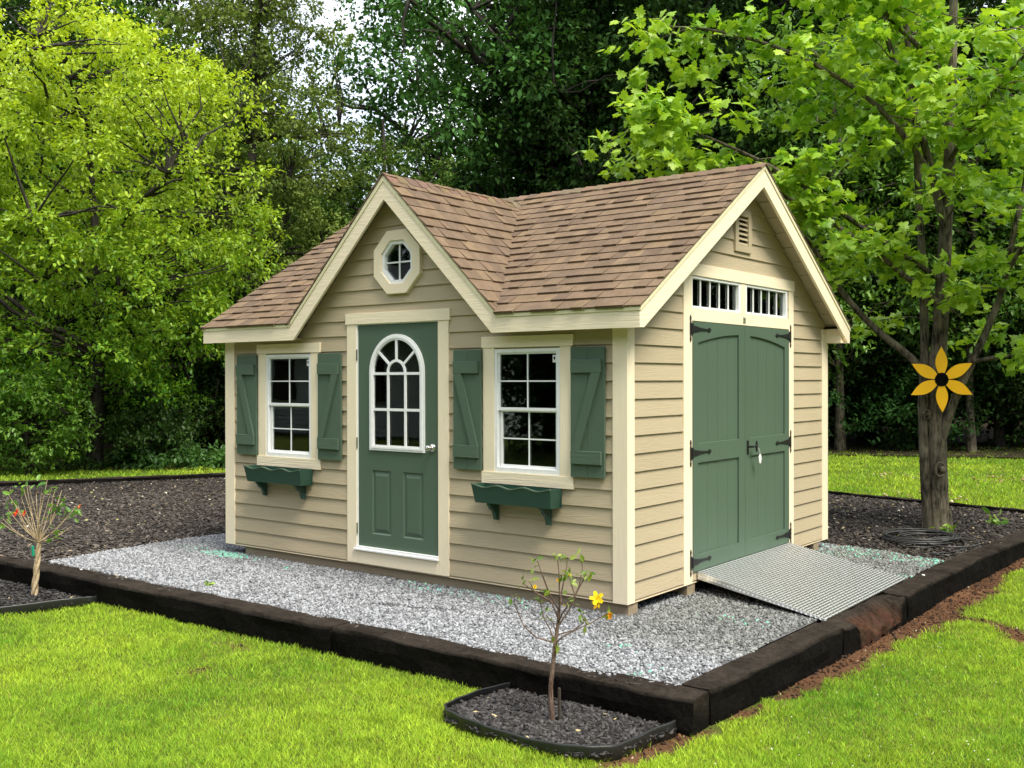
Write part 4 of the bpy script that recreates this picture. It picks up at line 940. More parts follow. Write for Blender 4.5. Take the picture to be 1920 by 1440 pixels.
def limb(mb,a,b,r0,r1,sag=.15,sides=6,n=6,seed=0):
    rr=random.Random(seed); a=Vector(a);b=Vector(b); L_=(b-a).length; pts=[];rad=[]
    jit=[Vector((rr.gauss(0,1),rr.gauss(0,1),rr.gauss(0,.6)))*L_*.035 for _ in range(n+1)]
    for i in range(n+1):
        t=i/n; p=a.lerp(b,t)+Vector((0,0,math.sin(t*math.pi)*L_*sag))+(jit[i] if 0<i<n else Vector()); pts.append(p); rad.append(r0+(r1-r0)*t)
    mb.tube(pts,rad,sides,cap=False); return pts
def tree(name,loc,label,cat,group,H,tr,cc,cr,nclump,crad,ntw,nlf,size,cols,tmpl=DIA,seed=1,bark='bark',leafm='leafdull',nlimb=14,flat_=.75,droop=-.15,hollow=.45,zmin=None,trunk_top=.8,branches=True,lean=(0,0),mask=None,grad=0,zlow=0):
    global rng
    r=np.random.default_rng(seed); rp_=random.Random(seed)
    root=empty(name,loc,label,cat,group)
    cc=np.array(cc,float); cr=np.array(cr,float)
    C=[]
    while len(C)<nclump:
        p=r.uniform(-1,1,3); q=np.linalg.norm(p)
        if q>1 or q<hollow*r.random(): continue
        s=cc+p*cr*(1+.18*math.sin(5*p[0]+seed)*math.cos(4*p[2]+seed))
        if zmin is not None and s[2]<zmin: continue
        if mask is not None and not mask(s): continue
        C.append(s)
    C=np.array(C)
    mb=MB(); top=Vector((lean[0],lean[1],H*trunk_top)); n=9; tp=[]
    for i in range(n+1):
        t=i/n; tp.append(Vector((lean[0]*t+.04*H*.2*math.sin(t*5+seed),lean[1]*t+.04*H*.2*math.cos(t*4+seed),H*trunk_top*t)))
    mb.tube(tp,[tr*(1.25 if i==0 else 1)*(1-.8*i/n)+.01 for i in range(n+1)],10,cap=False,jit=.12,seed=seed)
    nodes=[(p,tr*(1-.8*i/n)*.6+.01) for i,p in enumerate(tp) if p.z>H*.15]
    if branches:
        ordr=r.permutation(len(C))
        for j in ordr[:nlimb]:
            c=Vector(C[j]); cand=[(p,q) for p,q in nodes[:n+1] if p.z<c.z+.3] or nodes[:1]
            p,q=min(cand,key=lambda t:(t[0]-c).length+abs(t[0].z-(c.z-.5*abs((c.xy-t[0].xy).length)))*.5)
            pts=limb(mb,p,c,min(q,tr*.5),.012+tr*.05,sag=.06,sides=6,seed=seed*97+int(j)); m_=len(pts)
            nodes+= [(pp,tr*.22) for pp in pts[2:]]
        for j in ordr[nlimb:]:
            c=Vector(C[j]); p,q=min(nodes,key=lambda t:(t[0]-c).length+(2 if t[0].z>c.z else 0))
            limb(mb,p,c,min(q,.02+tr*.08),.006,sag=.03,sides=4,n=3,seed=seed*31+int(j))
    mb.build('trunk',M[bark],root,sub=True,smooth=True,recalc=False)
    rad=crad*(.7+.6*r.random(len(C)))
    pos,ax,nr,sz,c=crown(C,rad,ntw,nlf,size,cols,droop,flat_,r)
    if grad:      # paler towards the top: new growth, mostly light put into the leaf colour
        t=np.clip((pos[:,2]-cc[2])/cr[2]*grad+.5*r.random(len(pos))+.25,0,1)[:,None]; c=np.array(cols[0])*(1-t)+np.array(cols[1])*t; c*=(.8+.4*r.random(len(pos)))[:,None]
    V,F,CC=leafmesh(pos,ax,nr,sz,tmpl,c)
    npmesh('crown',V,F,CC,M[leafm],root,local=True)
    return root
def dup(root,loc,rz,sc_,label,group=None,cat=None):
    c=root.copy(); COL.objects.link(c); c.location=loc; c.rotation_euler=(0,0,rz); c.scale=sc_ if isinstance(sc_,tuple) else (sc_,)*3
    c['label']=label
    if group: c['group']=group
    for ch in root.children:
        k=ch.copy(); COL.objects.link(k); k.parent=c
    return c
GL=-.13
# yellow-green tree on the left
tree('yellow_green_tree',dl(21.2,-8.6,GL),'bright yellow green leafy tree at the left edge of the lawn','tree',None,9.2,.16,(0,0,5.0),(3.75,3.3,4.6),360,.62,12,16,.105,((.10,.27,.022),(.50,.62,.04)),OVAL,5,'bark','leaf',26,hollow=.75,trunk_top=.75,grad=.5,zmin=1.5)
# dark woods: individual trees
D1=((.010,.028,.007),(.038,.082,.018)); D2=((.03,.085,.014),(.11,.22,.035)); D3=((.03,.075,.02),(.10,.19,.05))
oak=tree('oak_tree',dl(34,.9,GL),'large dark oak with thick spreading limbs behind the shed roof','tree',None,19,.55,(-.5,0,12.0),(7.2,6,6.6),330,1.15,12,14,.20,((.025,.08,.018),(.11,.25,.06)),DIA,7,'bark','leafdull',26,hollow=.8,trunk_top=.8)
CED=((.08,.125,.028),(.20,.27,.06))
ced=tree('cedar_tree',dl(26,-6.5,GL),'brownish green cedar with wispy branches, between the yellow green tree and the shed gable','tree',None,14.5,.17,(0,0,7.2),(2.7,2.4,7.0),330,.62,11,15,.10,CED,DIA,9,'bark','leafdull',40,flat_=.35,droop=.12,trunk_top=.97)
tree('cedar_tree',dl(28.5,-3.6,GL),'shorter olive green cedar right behind the front gable peak','tree',None,9.5,.14,(0,0,4.3),(2.5,2.2,4.4),230,.62,11,14,.10,((.04,.09,.018),(.14,.22,.045)),DIA,10,'bark','leafdull',28,flat_=.4,droop=.1,trunk_top=.95)
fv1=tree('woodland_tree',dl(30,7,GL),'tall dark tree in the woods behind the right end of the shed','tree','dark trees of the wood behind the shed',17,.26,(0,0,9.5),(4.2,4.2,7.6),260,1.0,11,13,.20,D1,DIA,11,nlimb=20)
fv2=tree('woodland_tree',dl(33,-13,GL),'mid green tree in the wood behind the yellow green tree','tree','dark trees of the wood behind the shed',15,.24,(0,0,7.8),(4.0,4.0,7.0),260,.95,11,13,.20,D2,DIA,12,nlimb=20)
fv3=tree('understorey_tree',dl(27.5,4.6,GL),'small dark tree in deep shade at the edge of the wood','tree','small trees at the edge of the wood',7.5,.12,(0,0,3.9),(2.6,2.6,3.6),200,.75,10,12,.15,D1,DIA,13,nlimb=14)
LB={'a':'dark tree of the wood, its crown showing behind the shed roof','l':'dark green tree of the wood on the left, behind the yellow green tree','r':'dark tree of the wood on the right, behind the maple'}
spots=[(31,-17.5,1,1.0),(36,-9.5,2,.78),(37,-15,1,1.05),(29,-11.5,2,.8),(38,-5.5,2,.62),(40,-2.0,2,.66),(37,4.2,1,1.15),(30,10.5,1,1.05),(31,-5.0,2,.55),(31,-8,2,.72),(33,-2.0,2,.52),(29,14,1,.9),(40,8,1,1.3),(40,16,1,1.2),(30,18.5,1,1.0),(44,-12,1,1.05),(45,-20,1,1.1),(46,1,1,1.15),(36,-21,2,1.0),(28,-17.5,2,.85),(32,2.6,1,.95)]
for i,(d,l,v,s) in enumerate(spots):
    src=fv1 if v==1 else fv2
    dup(src,dl(d,l,GL),i*1.7,(s,s,s*(.92+.16*random.random())),LB['l' if l<-8 else ('a' if l<6 else 'r')],'dark trees of the wood behind the shed')
LU={'l':'low dark tree at the wood edge, left of the shed','r':'low dark tree at the wood edge, right of the shed'}
for i,(d,l,s) in enumerate([(25,-11.3,.7),(24.5,-8.3,.62),(26,-6,.62),(27,-3.2,.7),(27,1.2,.85),(28,8,1.0),(26.8,10.3,.9),(27,12.8,1.0),(28,15.5,1.0),(31,6.2,1.1),(32,9,1.1),(31,12,1.1),(30,-9,.85),(31,-4.5,.85),(31.5,.3,.95),(26.5,6.6,.75)]):
    dup(fv3,dl(d,l,GL),i*2.3,(s,s,s*.95),LU['l' if l<0 else 'r'],'small trees at the edge of the wood')
# far-off mass of the wood
def mass(name,n,dr,lr,hfun,size,cols,label):
    d=rng.uniform(*dr,n); l=rng.uniform(*lr,n)*d; top=hfun(l/d); z=rng.random(n)**.9*top
    k=vnoise(l*1.0+50,z*1.0+d,.6,40)>.12; d,l,z=d[k],l[k],z[k]; n=len(d)
    pos=np.stack([CP.x-math.sin(YAW)*d+math.cos(YAW)*l,CP.y+math.cos(YAW)*d+math.sin(YAW)*l,z-.1],1)
    t=rng.random(n)[:,None]; c=np.array(cols[0])*(1-t)+np.array(cols[1])*t
    nr=rng.normal(size=(n,3)); V,F,C=leafmesh(pos,rng.normal(size=(n,3)),nr,size*(.6+.8*rng.random(n)),DIA,c)
    tag(npmesh(name,V,F,C,M['leafdull']),label,'woodland',kind='stuff')
def htop(r):  # height of the far canopy against direction
    return np.interp(r,[-.8,-.5,-.30,-.22,-.12,-.03,.1,.3,.5,.8],[17,15,12.5,9.5,9.5,12.5,17,14,9.5,12])
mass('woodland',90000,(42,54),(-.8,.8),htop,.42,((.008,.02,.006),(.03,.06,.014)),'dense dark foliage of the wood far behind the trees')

# bush and ground plants at the left wood edge
tree('leafy_bush',dl(19.9,-9.35,GL),'rounded mid green bush under the yellow green tree at the left edge','bush',None,2.2,.05,(0,0,1.15),(1.25,1.0,1.1),90,.36,9,14,.085,((.06,.17,.02),(.24,.42,.06)),OVAL,15,'bark','leaf',12,hollow=.8)
tree('leafy_bush',dl(21.5,-7.6,GL),'low dark bush beside the rounded bush, at the wood edge','bush',None,1.5,.04,(0,0,.8),(1.0,.9,.8),60,.32,9,13,.085,((.03,.08,.015),(.09,.17,.035)),OVAL,16,'bark','leaf',10,hollow=.8)
n=60; dd=rng.uniform(20.9,22.8,n); ll=rng.uniform(-9.2,-5.0,n)
Cc=np.array([dl(a,b,GL+.10+.16*rng.random()) for a,b in zip(dd,ll)]); pos,ax,nr,sz,c=crown(Cc,np.full(n,.34),9,13,.11,((.035,.10,.02),(.12,.26,.06)),flat_=.6)
V,F,C_=leafmesh(pos,ax,nr,sz,OVAL,c); tag(npmesh('ground_cover',V,F,C_,M['leaf']),'low leafy plants growing along the wood edge left of the shed','ground cover',kind='stuff')
n=26; dd=rng.uniform(24.2,26.5,n); ll=rng.uniform(7.2,13.5,n)
Cc=np.array([dl(a,b,GL+.3+1.6*rng.random()) for a,b in zip(dd,ll)]); pos,ax,nr,sz,c=crown(Cc,np.full(n,.45),8,10,.13,((.012,.04,.01),(.04,.10,.025)),flat_=.4)
V,F,C_=leafmesh(pos,ax,nr,sz,OVAL,c); tag(npmesh('undergrowth',V,F,C_,M['leafdull']),'sparse dark saplings in the shade right of the shed','undergrowth',kind='stuff')

# the maple with the wooden flower
mp=empty('maple_tree',(.5,6.3,-.12),'maple tree right of the shed with a yellow wooden flower on its trunk','tree')
tb=MB()
def path(pts,r0,r1,sides=9,jit=.10,seed=0):
    P=[Vector(p) for p in pts]; out=[];m_=len(P)
    for i in range(m_-1):
        a=P[max(i-1,0)];b=P[i];c=P[i+1];d=P[min(i+2,m_-1)]
        for t in (0,.25,.5,.75): out.append(.5*((2*b)+(c-a)*t+(2*a-5*b+4*c-d)*t*t+(3*b-a-3*c+d)*t**3))
    out.append(P[-1]); k=len(out); tb.tube(out,[r0+(r1-r0)*i/(k-1) for i in range(k)],sides,cap=False,jit=jit,seed=seed); return out
mains=[(.5,6.3,-.14),(.5,6.3,.02),(.5,6.3,.48),(.49,6.3,1.12),(.49,6.31,1.76),(.53,6.34,2.41),(.57,6.37,3.37),(.61,6.41,4.34),(.63,6.44,5.49),(.66,6.46,6.78),(.7,6.5,8.2)]
br=[path(mains,.147,.032,14,.08,1)]
tb.tube([(.5,6.3,-.14),(.5,6.3,-.03),(.5,6.3,.15)],[.19,.167,.149],14,cap=False,jit=.15,seed=4)
br.append(path([(.42,6.22,.0),(.40,6.20,.35),(.375,6.19,.81),(.36,6.18,1.38),(.34,6.15,1.83),(-.06,5.85,2.27),(-.31,5.6,2.62),(-.49,5.45,2.93),(-.64,5.3,3.26),(-.85,5.0,3.6)],.066,.022,8,.1,2))
br.append(path([(.37,6.2,1.35),(.35,6.31,2.09),(.33,6.29,3.06),(.29,6.26,4.03),(.25,6.24,5.0),(.17,6.18,5.97),(.1,6.1,7.0)],.055,.03,8,.1,3))
br.append(path([(.55,6.28,.95),(.66,6.25,1.30),(.76,6.26,1.58),(.90,6.34,1.93),(1.03,6.45,2.30),(1.17,6.56,2.77),(1.27,6.64,3.4),(1.39,6.74,4.1),(1.5,6.8,5.2),(1.6,6.9,6.4)],.058,.022,8,.1,4))
br.append(path([(.88,6.3,1.90),(1.17,6.35,1.95),(1.42,6.49,1.98),(1.66,6.68,1.97),(2.3,7.0,2.2)],.028,.012,6,.1,5))
br.append(path([(.58,6.36,3.45),(.42,5.99,4.54),(.22,5.84,5.24),(.07,5.72,5.81),(-.03,5.65,6.44)],.05,.02,7,.1,6))
br.append(path([(.54,6.2,2.9),(-.12,5.4,3.49),(-.85,4.75,4.13),(-1.58,4.2,4.56),(-2.17,3.75,4.85)],.04,.010,6,.1,7))
br.append(path([(.54,6.2,2.6),(.01,5.5,3.19),(-.67,4.9,3.75),(-1.39,4.5,4.10),(-1.87,4.3,4.18)],.04,.010,6,.1,8))
br.append(path([(.6,6.3,3.9),(.1,5.4,4.84),(-.67,4.8,5.45),(-1.39,4.4,5.76),(-1.9,4.1,5.85)],.04,.010,6,.1,9))
br.append(path([(.6,6.4,4.3),(1.2,5.7,4.8),(1.7,5.2,5.1),(2.3,4.8,5.2)],.035,.01,6,.1,10))
br.append(path([(1.2,6.5,2.9),(1.6,6.2,3.4),(2.1,6.1,3.8),(2.8,6.0,4.0)],.03,.01,6,.1,11))
br.append(path([(.65,6.5,5.0),(.2,7.2,5.8),(-.4,7.8,6.4),(-1.0,8.2,6.8)],.04,.01,6,.1,12))
br.append(path([(.62,6.45,5.3),(-.2,5.6,6.3),(-1.1,5.1,6.8),(-2.0,4.8,7.1)],.04,.01,6,.1,13))
r=np.random.default_rng(77); Cm=[];Rm_=[]
def around(pts,n,spread,rad,t0=.3):
    pts=pts[int(len(pts)*t0):]
    for i in range(n):
        p=pts[int(r.random()*len(pts))]; q=np.array(p)+r.normal(size=3)*spread*np.array([1,1,.45]); Cm.append(q); Rm_.append(rad*(.7+.6*r.random()))
        tb.tube([p,p.lerp(Vector(q),.5)+Vector((0,0,.04)),Vector(q)],[.012,.007,.004],4,cap=False)
around(br[6],26,.30,.36,.25); around(br[7],24,.28,.36,.2); around(br[8],24,.34,.38,.2); around(br[5],18,.40,.40,.2)
around(br[12],20,.40,.42,.3); around(br[9],18,.45,.42,.2); around(br[10],17,.42,.40,.2); around(br[11],22,.5,.42,.2)
around(br[0],17,.75,.38,.5); around(br[2],13,.5,.36,.5); around(br[3],18,.55,.38,.5); around(br[1],5,.25,.28,.75); around(br[4],5,.25,.25,.4)
Cm=np.array(Cm); Rm_=np.array(Rm_)
k=~((Cm[:,1]<4.6)&(Cm[:,2]<4.05)); Cm,Rm_=Cm[k],Rm_[k]
pos,ax,nr,sz,c=crown(Cm,Rm_,5,10,.115,((.13,.32,.020),(.46,.65,.055)),droop=-.2,flat_=.45,r=r,cvar=.45)
V,F,CC=leafmesh(pos,ax,nr,sz,MAPLE,c)
ob=tb.build('trunk',M['bark_maple'],mp,smooth=True,recalc=False)
npmesh('crown',V,F,CC,M['leaf'],mp)
for (x_,y_,z_,s_) in ((.42,6.155,1.27,.05),(.58,6.14,.62,.075)):
    kb=MB(); ring=[(x_+s_*math.cos(t)*.8*.79,y_-.005+s_*math.cos(t)*.8*.61,z_+s_*math.sin(t)*1.1) for t in [i*math.pi/6 for i in range(13)]]
    kb.tube(ring,.014,6,cap=False); kb.tube([(x_+.02,y_+.03,z_),(x_-.01,y_-.012,z_)],[s_*.7,s_*.45],8); kb.build('branch_scar',M['bark_maple'],mp,smooth=True,recalc=False)

# wooden flower facing the lawn
fl=empty('wooden_flower',(.57,6.1,1.69),'yellow six petal wooden flower with a black centre, fixed to the maple trunk','decoration')
Nf=Vector((.613,-.790,0)); Rf=Vector((.790,.613,0)); fc=Vector((.62,6.02,1.69))
def fp(u,v,h): return fc+Rf*u+Vector((0,0,v))+Nf*h
for i,(an,ln) in enumerate(((90,.385),(28,.41),(-26,.405),(-88,.385),(-153,.40),(152,.395))):
    g=MB(); ca,sa=math.cos(R(an)),math.sin(R(an)); pr=[]; m_=10
    for j in range(m_+1):
        t=j/m_; wv_=.070*math.sin(math.pi*min(1,(t*.84+.16)))**1.05 if t<1 else 0; pr.append((.075+(ln-.075)*t,wv_))
    pl=[(a,b) for a,b in pr]+[(a,-b) for a,b in pr[-2::-1]]
    pl=[(a*ca-b*sa,a*sa+b*ca) for a,b in pl]; m=len(pl)
    g.add([fp(a,b,.012) for a,b in pl]+[fp(a,b,0) for a,b in pl],[tuple(range(m)),tuple(range(2*m-1,m-1,-1))]+[(i_,(i_+1)%m,(i_+1)%m+m,i_+m) for i_ in range(m)])
    g.build('petal',M['yellow'],fl)
g=MB(); n=28; vs=[fp(.080*math.cos(2*math.pi*i/n),.080*math.sin(2*math.pi*i/n),h) for h in (.0,.020) for i in range(n)]
g.add(vs,[tuple(range(n)),tuple(range(2*n-1,n-1,-1))]+[(i,(i+1)%n,(i+1)%n+n,i+n) for i in range(n)]); g.build('flower_centre',M['black'],fl)

# slimmer trees just behind the maple
m1=tree('slim_tree',dl(25.5,11.4,GL),'slim light green tree in the gap right behind the maple','tree','slim trees behind the maple',9,.10,(0,0,5.8),(2.4,2.2,3.6),140,.6,9,12,.14,((.05,.15,.02),(.20,.36,.05)),OVAL,41,'bark_maple','leaf',14,hollow=.4,trunk_top=.9)
dup(m1,dl(26,8.2,GL),2.1,(1.1,1.1,1.15),'slim light green tree left of the maple trunk, behind the side gable','slim trees behind the maple')
dup(m1,dl(25.6,14.0,GL),4.2,(1.2,1.2,1.15),'slim light green tree at the right edge of the picture','slim trees behind the maple')

# ---- saplings
def hleaves(C,n,spread,size,cols,seed,name,parent,tm=OVAL,mat='leaf'):
    r=np.random.default_rng(seed); C=np.array(C,float); P=np.repeat(C,n,0)+r.normal(size=(len(C)*n,3))*spread
    t=r.random(len(P))[:,None]; c=np.array(cols[0])*(1-t)+np.array(cols[1])*t; ax=r.normal(size=P.shape); ax[:,2]-=.3; nr=r.normal(size=P.shape)*.7; nr[:,2]+=.8
    V,F,CC=leafmesh(P,ax,nr,size*(.6+.7*r.random(len(P))),tm,c); return npmesh(name,V,F,CC,M[mat],parent)
sap=empty('young_hibiscus',(.64,-1.86,-.262),'bare young sapling with yellow blossoms in the near edged mulch bed','sapling')
sb=MB()
def sp(pts,r0,r1,s=6): 
    k=len(pts); sb.tube(pts,[r0+(r1-r0)*i/(k-1) for i in range(k)],s,cap=True,jit=.18,seed=int(r0*1e5)+k)
sp([(.64,-1.86,-.28),(.632,-1.868,-.16),(.63,-1.87,-.05),(.643,-1.862,.09),(.652,-1.852,.21),(.662,-1.842,.30),(.67,-1.84,.39)],.0155,.009,8)
B=[[(.650,-1.86,.20),(.63,-1.90,.215),(.59,-1.95,.235),(.54,-2.0,.30),(.50,-2.02,.40),(.49,-2.03,.47)],[(.645,-1.86,.22),(.61,-1.85,.27),(.57,-1.86,.34),(.548,-1.865,.44)],[(.67,-1.84,.38),(.62,-1.87,.48),(.58,-1.89,.60),(.56,-1.90,.66)],[(.67,-1.84,.37),(.70,-1.88,.48),(.705,-1.89,.60),(.70,-1.90,.70)],[(.67,-1.84,.36),(.64,-1.77,.48),(.65,-1.74,.60),(.655,-1.73,.67)],
   [(.66,-1.84,.29),(.71,-1.80,.38),(.76,-1.77,.52),(.77,-1.75,.62),(.76,-1.75,.70)],[(.665,-1.845,.31),(.72,-1.88,.38),(.79,-1.88,.47),(.85,-1.86,.58),(.87,-1.85,.63)],[(.65,-1.855,.19),(.70,-1.86,.235),(.78,-1.84,.285),(.87,-1.80,.335),(.94,-1.76,.385)],[(.66,-1.84,.34),(.59,-1.80,.41),(.50,-1.84,.465),(.44,-1.87,.51)],[(.655,-1.85,.25),(.60,-1.80,.29),(.55,-1.80,.33)],[(.59,-1.82,.42),(.53,-1.88,.47),(.50,-1.90,.54)],[(.80,-1.87,.49),(.76,-1.86,.56)],[(.705,-1.89,.55),(.74,-1.9,.61)],[(.655,-1.85,.24),(.74,-1.80,.27),(.80,-1.78,.32)],[(.84,-1.81,.32),(.81,-1.83,.38)]]
for b in B: sp(b,.0058 if len(b)>3 else .0042,.0024,5)
tips=[b[-1] for b in B]
sb.build('stem',M['bark_sap'],sap,recalc=False)
hleaves(tips+[(.74,-1.83,.60),(.66,-1.86,.19),(.78,-1.88,.46),(.62,-1.9,.5)],6,.014,.042,((.10,.20,.03),(.34,.42,.08)),5,'leaves',sap)
def blossom(parent,c,s,col,seed,openf=1.0,name='blossom'):
    r=random.Random(seed); g=MB(); c=Vector(c); ax=Vector((r.gauss(0,.4)+.3,r.gauss(0,.4)-.7,.35*openf)).normalized(); u=ax.cross(Vector((0,0,1))).normalized(); v=ax.cross(u)
    for i in range(5):
        a=i*2*math.pi/5; d=u*math.cos(a)+v*math.sin(a); e=u*-math.sin(a)+v*math.cos(a)
        q=[c,c+d*s*.5*openf+e*s*.32+ax*s*.35,c+d*s*1.0*openf+e*s*.22+ax*s*.45,c+d*s*1.05*openf-e*s*.2+ax*s*.38,c+d*s*.5*openf-e*s*.32+ax*s*.3]
        g.add(q,[(0,1,2,3,4)],tuple(x*(.85+.3*r.random()) for x in col))
    g.tube([c,c+ax*s*.8],[s*.07,s*.05],5,col=(.8,.5,.05)); return g.build(name,M['petal'],parent,recalc=False)
for i,(p,s,o,col) in enumerate([((.60,-1.985,.53),.030,.35,(.80,.55,.01)),((.90,-1.80,.47),.040,1,(.90,.66,.01)),((.905,-1.795,.445),.034,1,(.90,.62,.01)),((.765,-1.87,.60),.020,.4,(.8,.6,.03)),((.70,-1.89,.565),.022,.35,(.8,.5,.02)),((.715,-1.87,.42),.022,.3,(.85,.62,.02)),((.955,-1.745,.37),.030,.8,(.85,.33,.03))]): blossom(sap,p,s,col,i+3,o)
g=MB(); g.box((.668,-1.853,-.27),(.680,-1.840,-.06)); g.build('stake',M['dark'],sap)
# left twisted sapling
sap2=empty('braided_hibiscus',(-5.1,-1.93,-.262),'small tree with a braided pale trunk and red blossom at the left edge','sapling')
sb=MB()
for ph_ in (0,2.09,4.19):
    pts=[]
    for i in range(19):
        t=i/18; rr_=.017*(1-.25*t); a=ph_+t*7.5; pts.append((-5.10+.04*t+rr_*math.cos(a),-1.93+.03*t+rr_*math.sin(a),-.28+.50*t))
    k=len(pts); sb.tube(pts,[.017-.005*i/(k-1) for i in range(k)],7,cap=True)
ends=[(-5.30,-2.13,.42),(-5.20,-2.06,.60),(-5.14,-2.0,.72),(-5.08,-1.98,.75),(-5.0,-1.9,.77),(-4.93,-1.85,.72),(-4.87,-1.80,.64),(-4.79,-1.76,.50),(-4.83,-1.8,.34),(-5.26,-2.0,.50),(-5.2,-1.85,.62),(-5.05,-1.75,.70),(-4.95,-1.7,.66),(-4.86,-1.65,.55),(-5.28,-1.9,.40),(-4.9,-2.0,.58),(-5.12,-2.15,.55),(-4.78,-1.90,.40),(-5.02,-2.08,.66)]
rr=random.Random(4)
for i,e in enumerate(ends):
    a=Vector((-5.06,-1.90,.22+.02*rr.random())); e=Vector(e); m_=a.lerp(e,.45)+Vector((rr.gauss(0,.01),rr.gauss(0,.01),-.03)); sb.tube([a,a.lerp(m_,.5),m_,m_.lerp(e,.5)+Vector((0,0,-.006)),e],[.007,.006,.0045,.0035,.0022],5)
    if i%2: continue
    f=e+Vector((rr.gauss(0,.05),rr.gauss(0,.05),.03)); sb.tube([m_,m_.lerp(f,.5)+Vector((0,0,-.01)),f],[.005,.004,.0025],5)
sb.build('stem',M['bark_pale'],sap2,recalc=False)
hleaves([ends[0],ends[2],ends[4],ends[5],ends[6],ends[7],ends[9],ends[1],(-4.80,-1.72,.46),(-4.92,-1.82,.55),(-4.90,-1.8,.50),(-4.86,-1.84,.32)],7,.03,.065,((.06,.18,.02),(.22,.40,.06)),6,'leaves',sap2)
blossom(sap2,(-5.13,-2.06,.50),.045,(.75,.02,.02),9,.9); blossom(sap2,(-5.05,-2.03,.50),.035,(.70,.02,.02),10,.9); blossom(sap2,(-4.60,-1.76,.57),.032,(.85,.22,.08),11,.8); blossom(sap2,(-4.98,-1.95,.69),.022,(.7,.3,.2),12,.4)
g=MB(); g.tube([(-5.085,-1.94,.11),(-5.085,-1.945,.20)],.013,8); g.build('plant_tie',plain('green_tie',(.01,.28,.16),.5),sap2)
# third plant mostly outside the frame
sap3=empty('leafy_hibiscus',(-5.55,-2.45,-.262),'green leafy shrub cut off by the left edge of the picture','shrub')
sb=MB(); sb.tube([(-5.55,-2.45,-.28),(-5.55,-2.44,.1),(-5.54,-2.43,.3)],[.018,.014,.01],7)
e3=[(-5.4,-2.36,.40),(-5.37,-2.34,.30),(-5.36,-2.34,.16),(-5.45,-2.3,.55),(-5.6,-2.5,.6),(-5.75,-2.5,.4),(-5.5,-2.6,.5)]
for e in e3: sb.tube([(-5.55,-2.44,.1),(-5.5,-2.4,.2),e],[.008,.006,.003],5)
sb.build('stem',M['bark_pale'],sap3,recalc=False); hleaves(e3,9,.04,.07,((.05,.16,.02),(.16,.34,.05)),8,'leaves',sap3)

# ---- hose coil
cv=MB(); pts=[]
def loopy(cx,cy,rx,ry,n,z,ph=0,turn=1.0,tilt=0.0):
    out=[]
    for i in range(int(n*turn)+1):
        a=ph+2*math.pi*i/n; k=1+.06*math.sin(a*.31+ph); out.append((cx+rx*k*math.cos(a),cy+ry*k*math.sin(a),z+.012*math.sin(a*.5)+.0018*i/ n*6))
    return out
cv.tube(loopy(.62,5.15,.36,.42,30,-.083,0,5.2),.0085,6); cv.tube(loopy(.72,5.2,.30,.33,30,-.065,2,3.0),.0085,6)
cv.tube(loopy(1.0,5.05,.25,.36,26,-.078,.7,1.7),.0085,6)
cv.tube([(.95,5.5,-.07),(1.12,5.1,-.075),(1.20,4.7,-.08),(1.12,4.42,-.085),(.98,4.30,-.088),(1.06,4.15,-.07),(1.22,4.10,-.06)],.0085,6); cv.tube([(.5,4.75,-.08),(.65,4.55,-.085),(.85,4.6,-.08),(.95,4.8,-.08)],.0085,6)
tag(cv.build('garden_hose',M['hose'],smooth=True),'black hose lying in loose coils on the mulch at the foot of the maple','hose')
# small white pebble on the timbers, weeds
def weed(x,y,z,s,seed,label):
    g=empty('weed',(x,y,z),label,'weed'); a=MB(); a.tube([(x,y,z-.01),(x,y,z+s*.3)],.003,5); a.build('stem',M['bark_sap'],g,recalc=False); hleaves([(x,y,z+s*.3),(x+s*.3,y,z+s*.2),(x-s*.25,y+s*.1,z+s*.15)],8,s*.18,s*.55,((.10,.26,.03),(.40,.55,.10)),seed,'leaves',g)
weed(.66,6.02,-.10,.16,3,'small green sprout at the foot of the maple trunk'); weed(.93,7.1,-.10,.2,4,'pale green weed behind the maple at the edging'); weed(-3.5,-1.20,-.085,.07,5,'tiny yellow green weed in the gravel near the front timber')
g=MB(); g.box((0,0,0),(1,1,1))
x=np.array([-4.75,1.30,1.42]); 
for i,(px,py,pz) in enumerate([(-5.05,-1.50,-.076),(1.30,2.95,-.070)]):
    V=ICO*np.array([.018,.014,.010])+np.array([px,py,pz]); tag(npmesh('pebble',V,ICF,np.full((12,3),.75),M['stone']),['single white pebble on the left front timber','single white pebble on the right timber past the ramp'][i],'pebble')

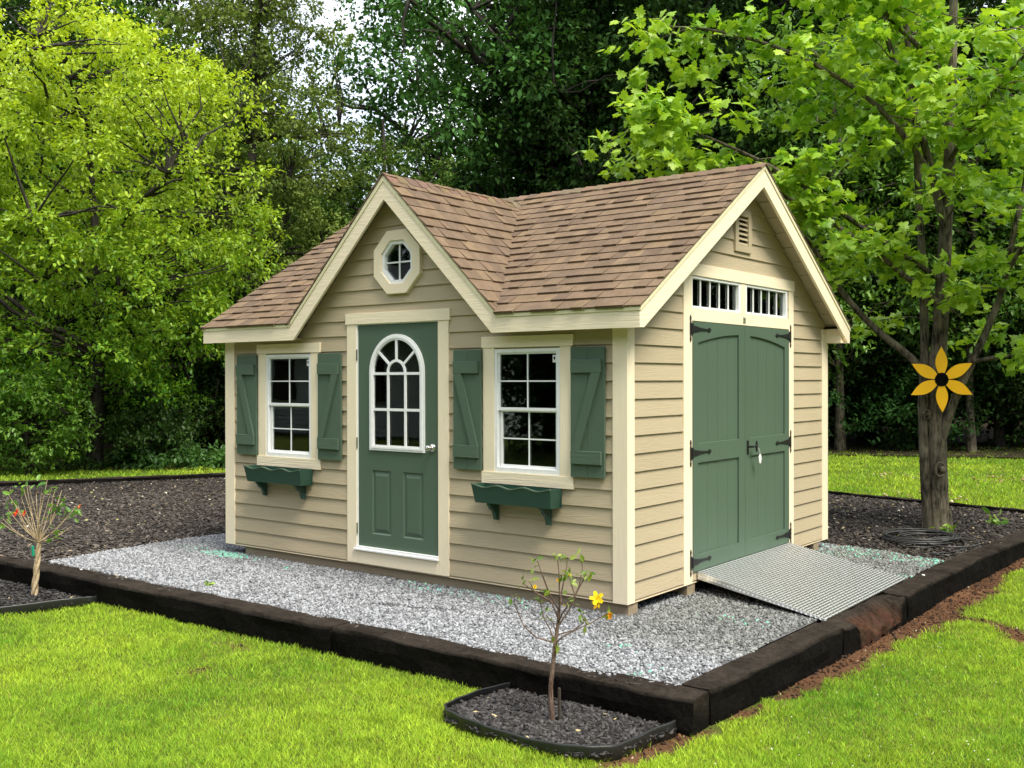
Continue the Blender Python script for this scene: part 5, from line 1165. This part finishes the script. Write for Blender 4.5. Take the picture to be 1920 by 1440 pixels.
# ================================================================== behind the viewpoint: house mirrored in the door glass, trees added to darken reflections
hs=empty('neighbouring_house',(-20,-22,-.25),'pale house across the lawn, mirrored in the door glass','house')
g=MB()
for i in range(24):
    z=-.2+i*.16; g.add([(-34,-17.9,z),(-17.5,-17.9,z),(-17.5,-17.93,z+.16),(-34,-17.93,z+.16)],[(0,1,2,3)]) 
g.box((-34,-27,-.3),(-17.5,-18,3.3)); g.build('wall',M['housewall'],hs)
g=MB(); g.prism([(-28.2,3.2),(-16.8,3.2),(-22.5,6.2)],-35,-17,lambda u,v,w_:(w_,u,v)); g.build('roof',M['houseroof'],hs)
for i,x_ in enumerate((-31,-26,-21.5)):
    g=MB(); g.box((x_,-17.88,1.0),(x_+1.1,-17.8,2.4)); g.build('window',M['dark'],hs)
LBK=['unseen tree added behind the viewpoint, left of the house','unseen tree added behind the viewpoint, right of the house']
for i,(x_,y_,s) in enumerate([(-26,-33,1.3),(-19,-34,1.35),(-34,-31,1.4),(-13,-29,1.3),(-41,-24,1.4),(-8,-19,.8),(-3,-24,1.0),(4,-26,1.1),(12,-24,1.1),(19,-18,1.0),(24,-9,1.1),(27,0,1.1),(24,9,1.05),(20,17,1.1),(-33,-14,1.0),(-36,-4,1.0),(14,19,.9)]):
    dup(fv2,(x_,y_,-.2),i*1.3,s,'broad unseen tree added across the lawn to darken the window reflections','unseen trees added round the lawn')
for i,(x_,y_,s) in enumerate([(-12,-15.5,1.05),(-9.5,-14.5,1.0),(-8,-16.5,1.15),(-5,-17.5,1.1),(-1,-20,1.2),(3,-21,1.2),(9,-20,1.2),(14,-17,1.2),(18,-12,1.2),(9,20,1.1),(11.5,23,1.3),(7.5,24,1.2),(14,17,1.2),(18,12,1.2),(20,5,1.2),(21,-2,1.2),(-30,-7,1.2)]):
    dup(fv3,(x_,y_,-.2),i*1.3,s,'low unseen bushy tree added round the lawn to darken the window reflections','unseen bushy trees added round the lawn')
lf_=MB(); lf_.add([(-1.76,.60,2.735),(-1.72,.57,2.72),(-1.67,.60,2.74),(-1.71,.64,2.768)],[(0,1,2,3)],(.45,.50,.10)); tag(lf_.build('fallen_leaf',M['leaf']),'small yellow green leaf lying in the roof valley','leaf')
print('faces',sum(len(o.data.polygons) for o in bpy.data.objects if o.type=='MESH'))
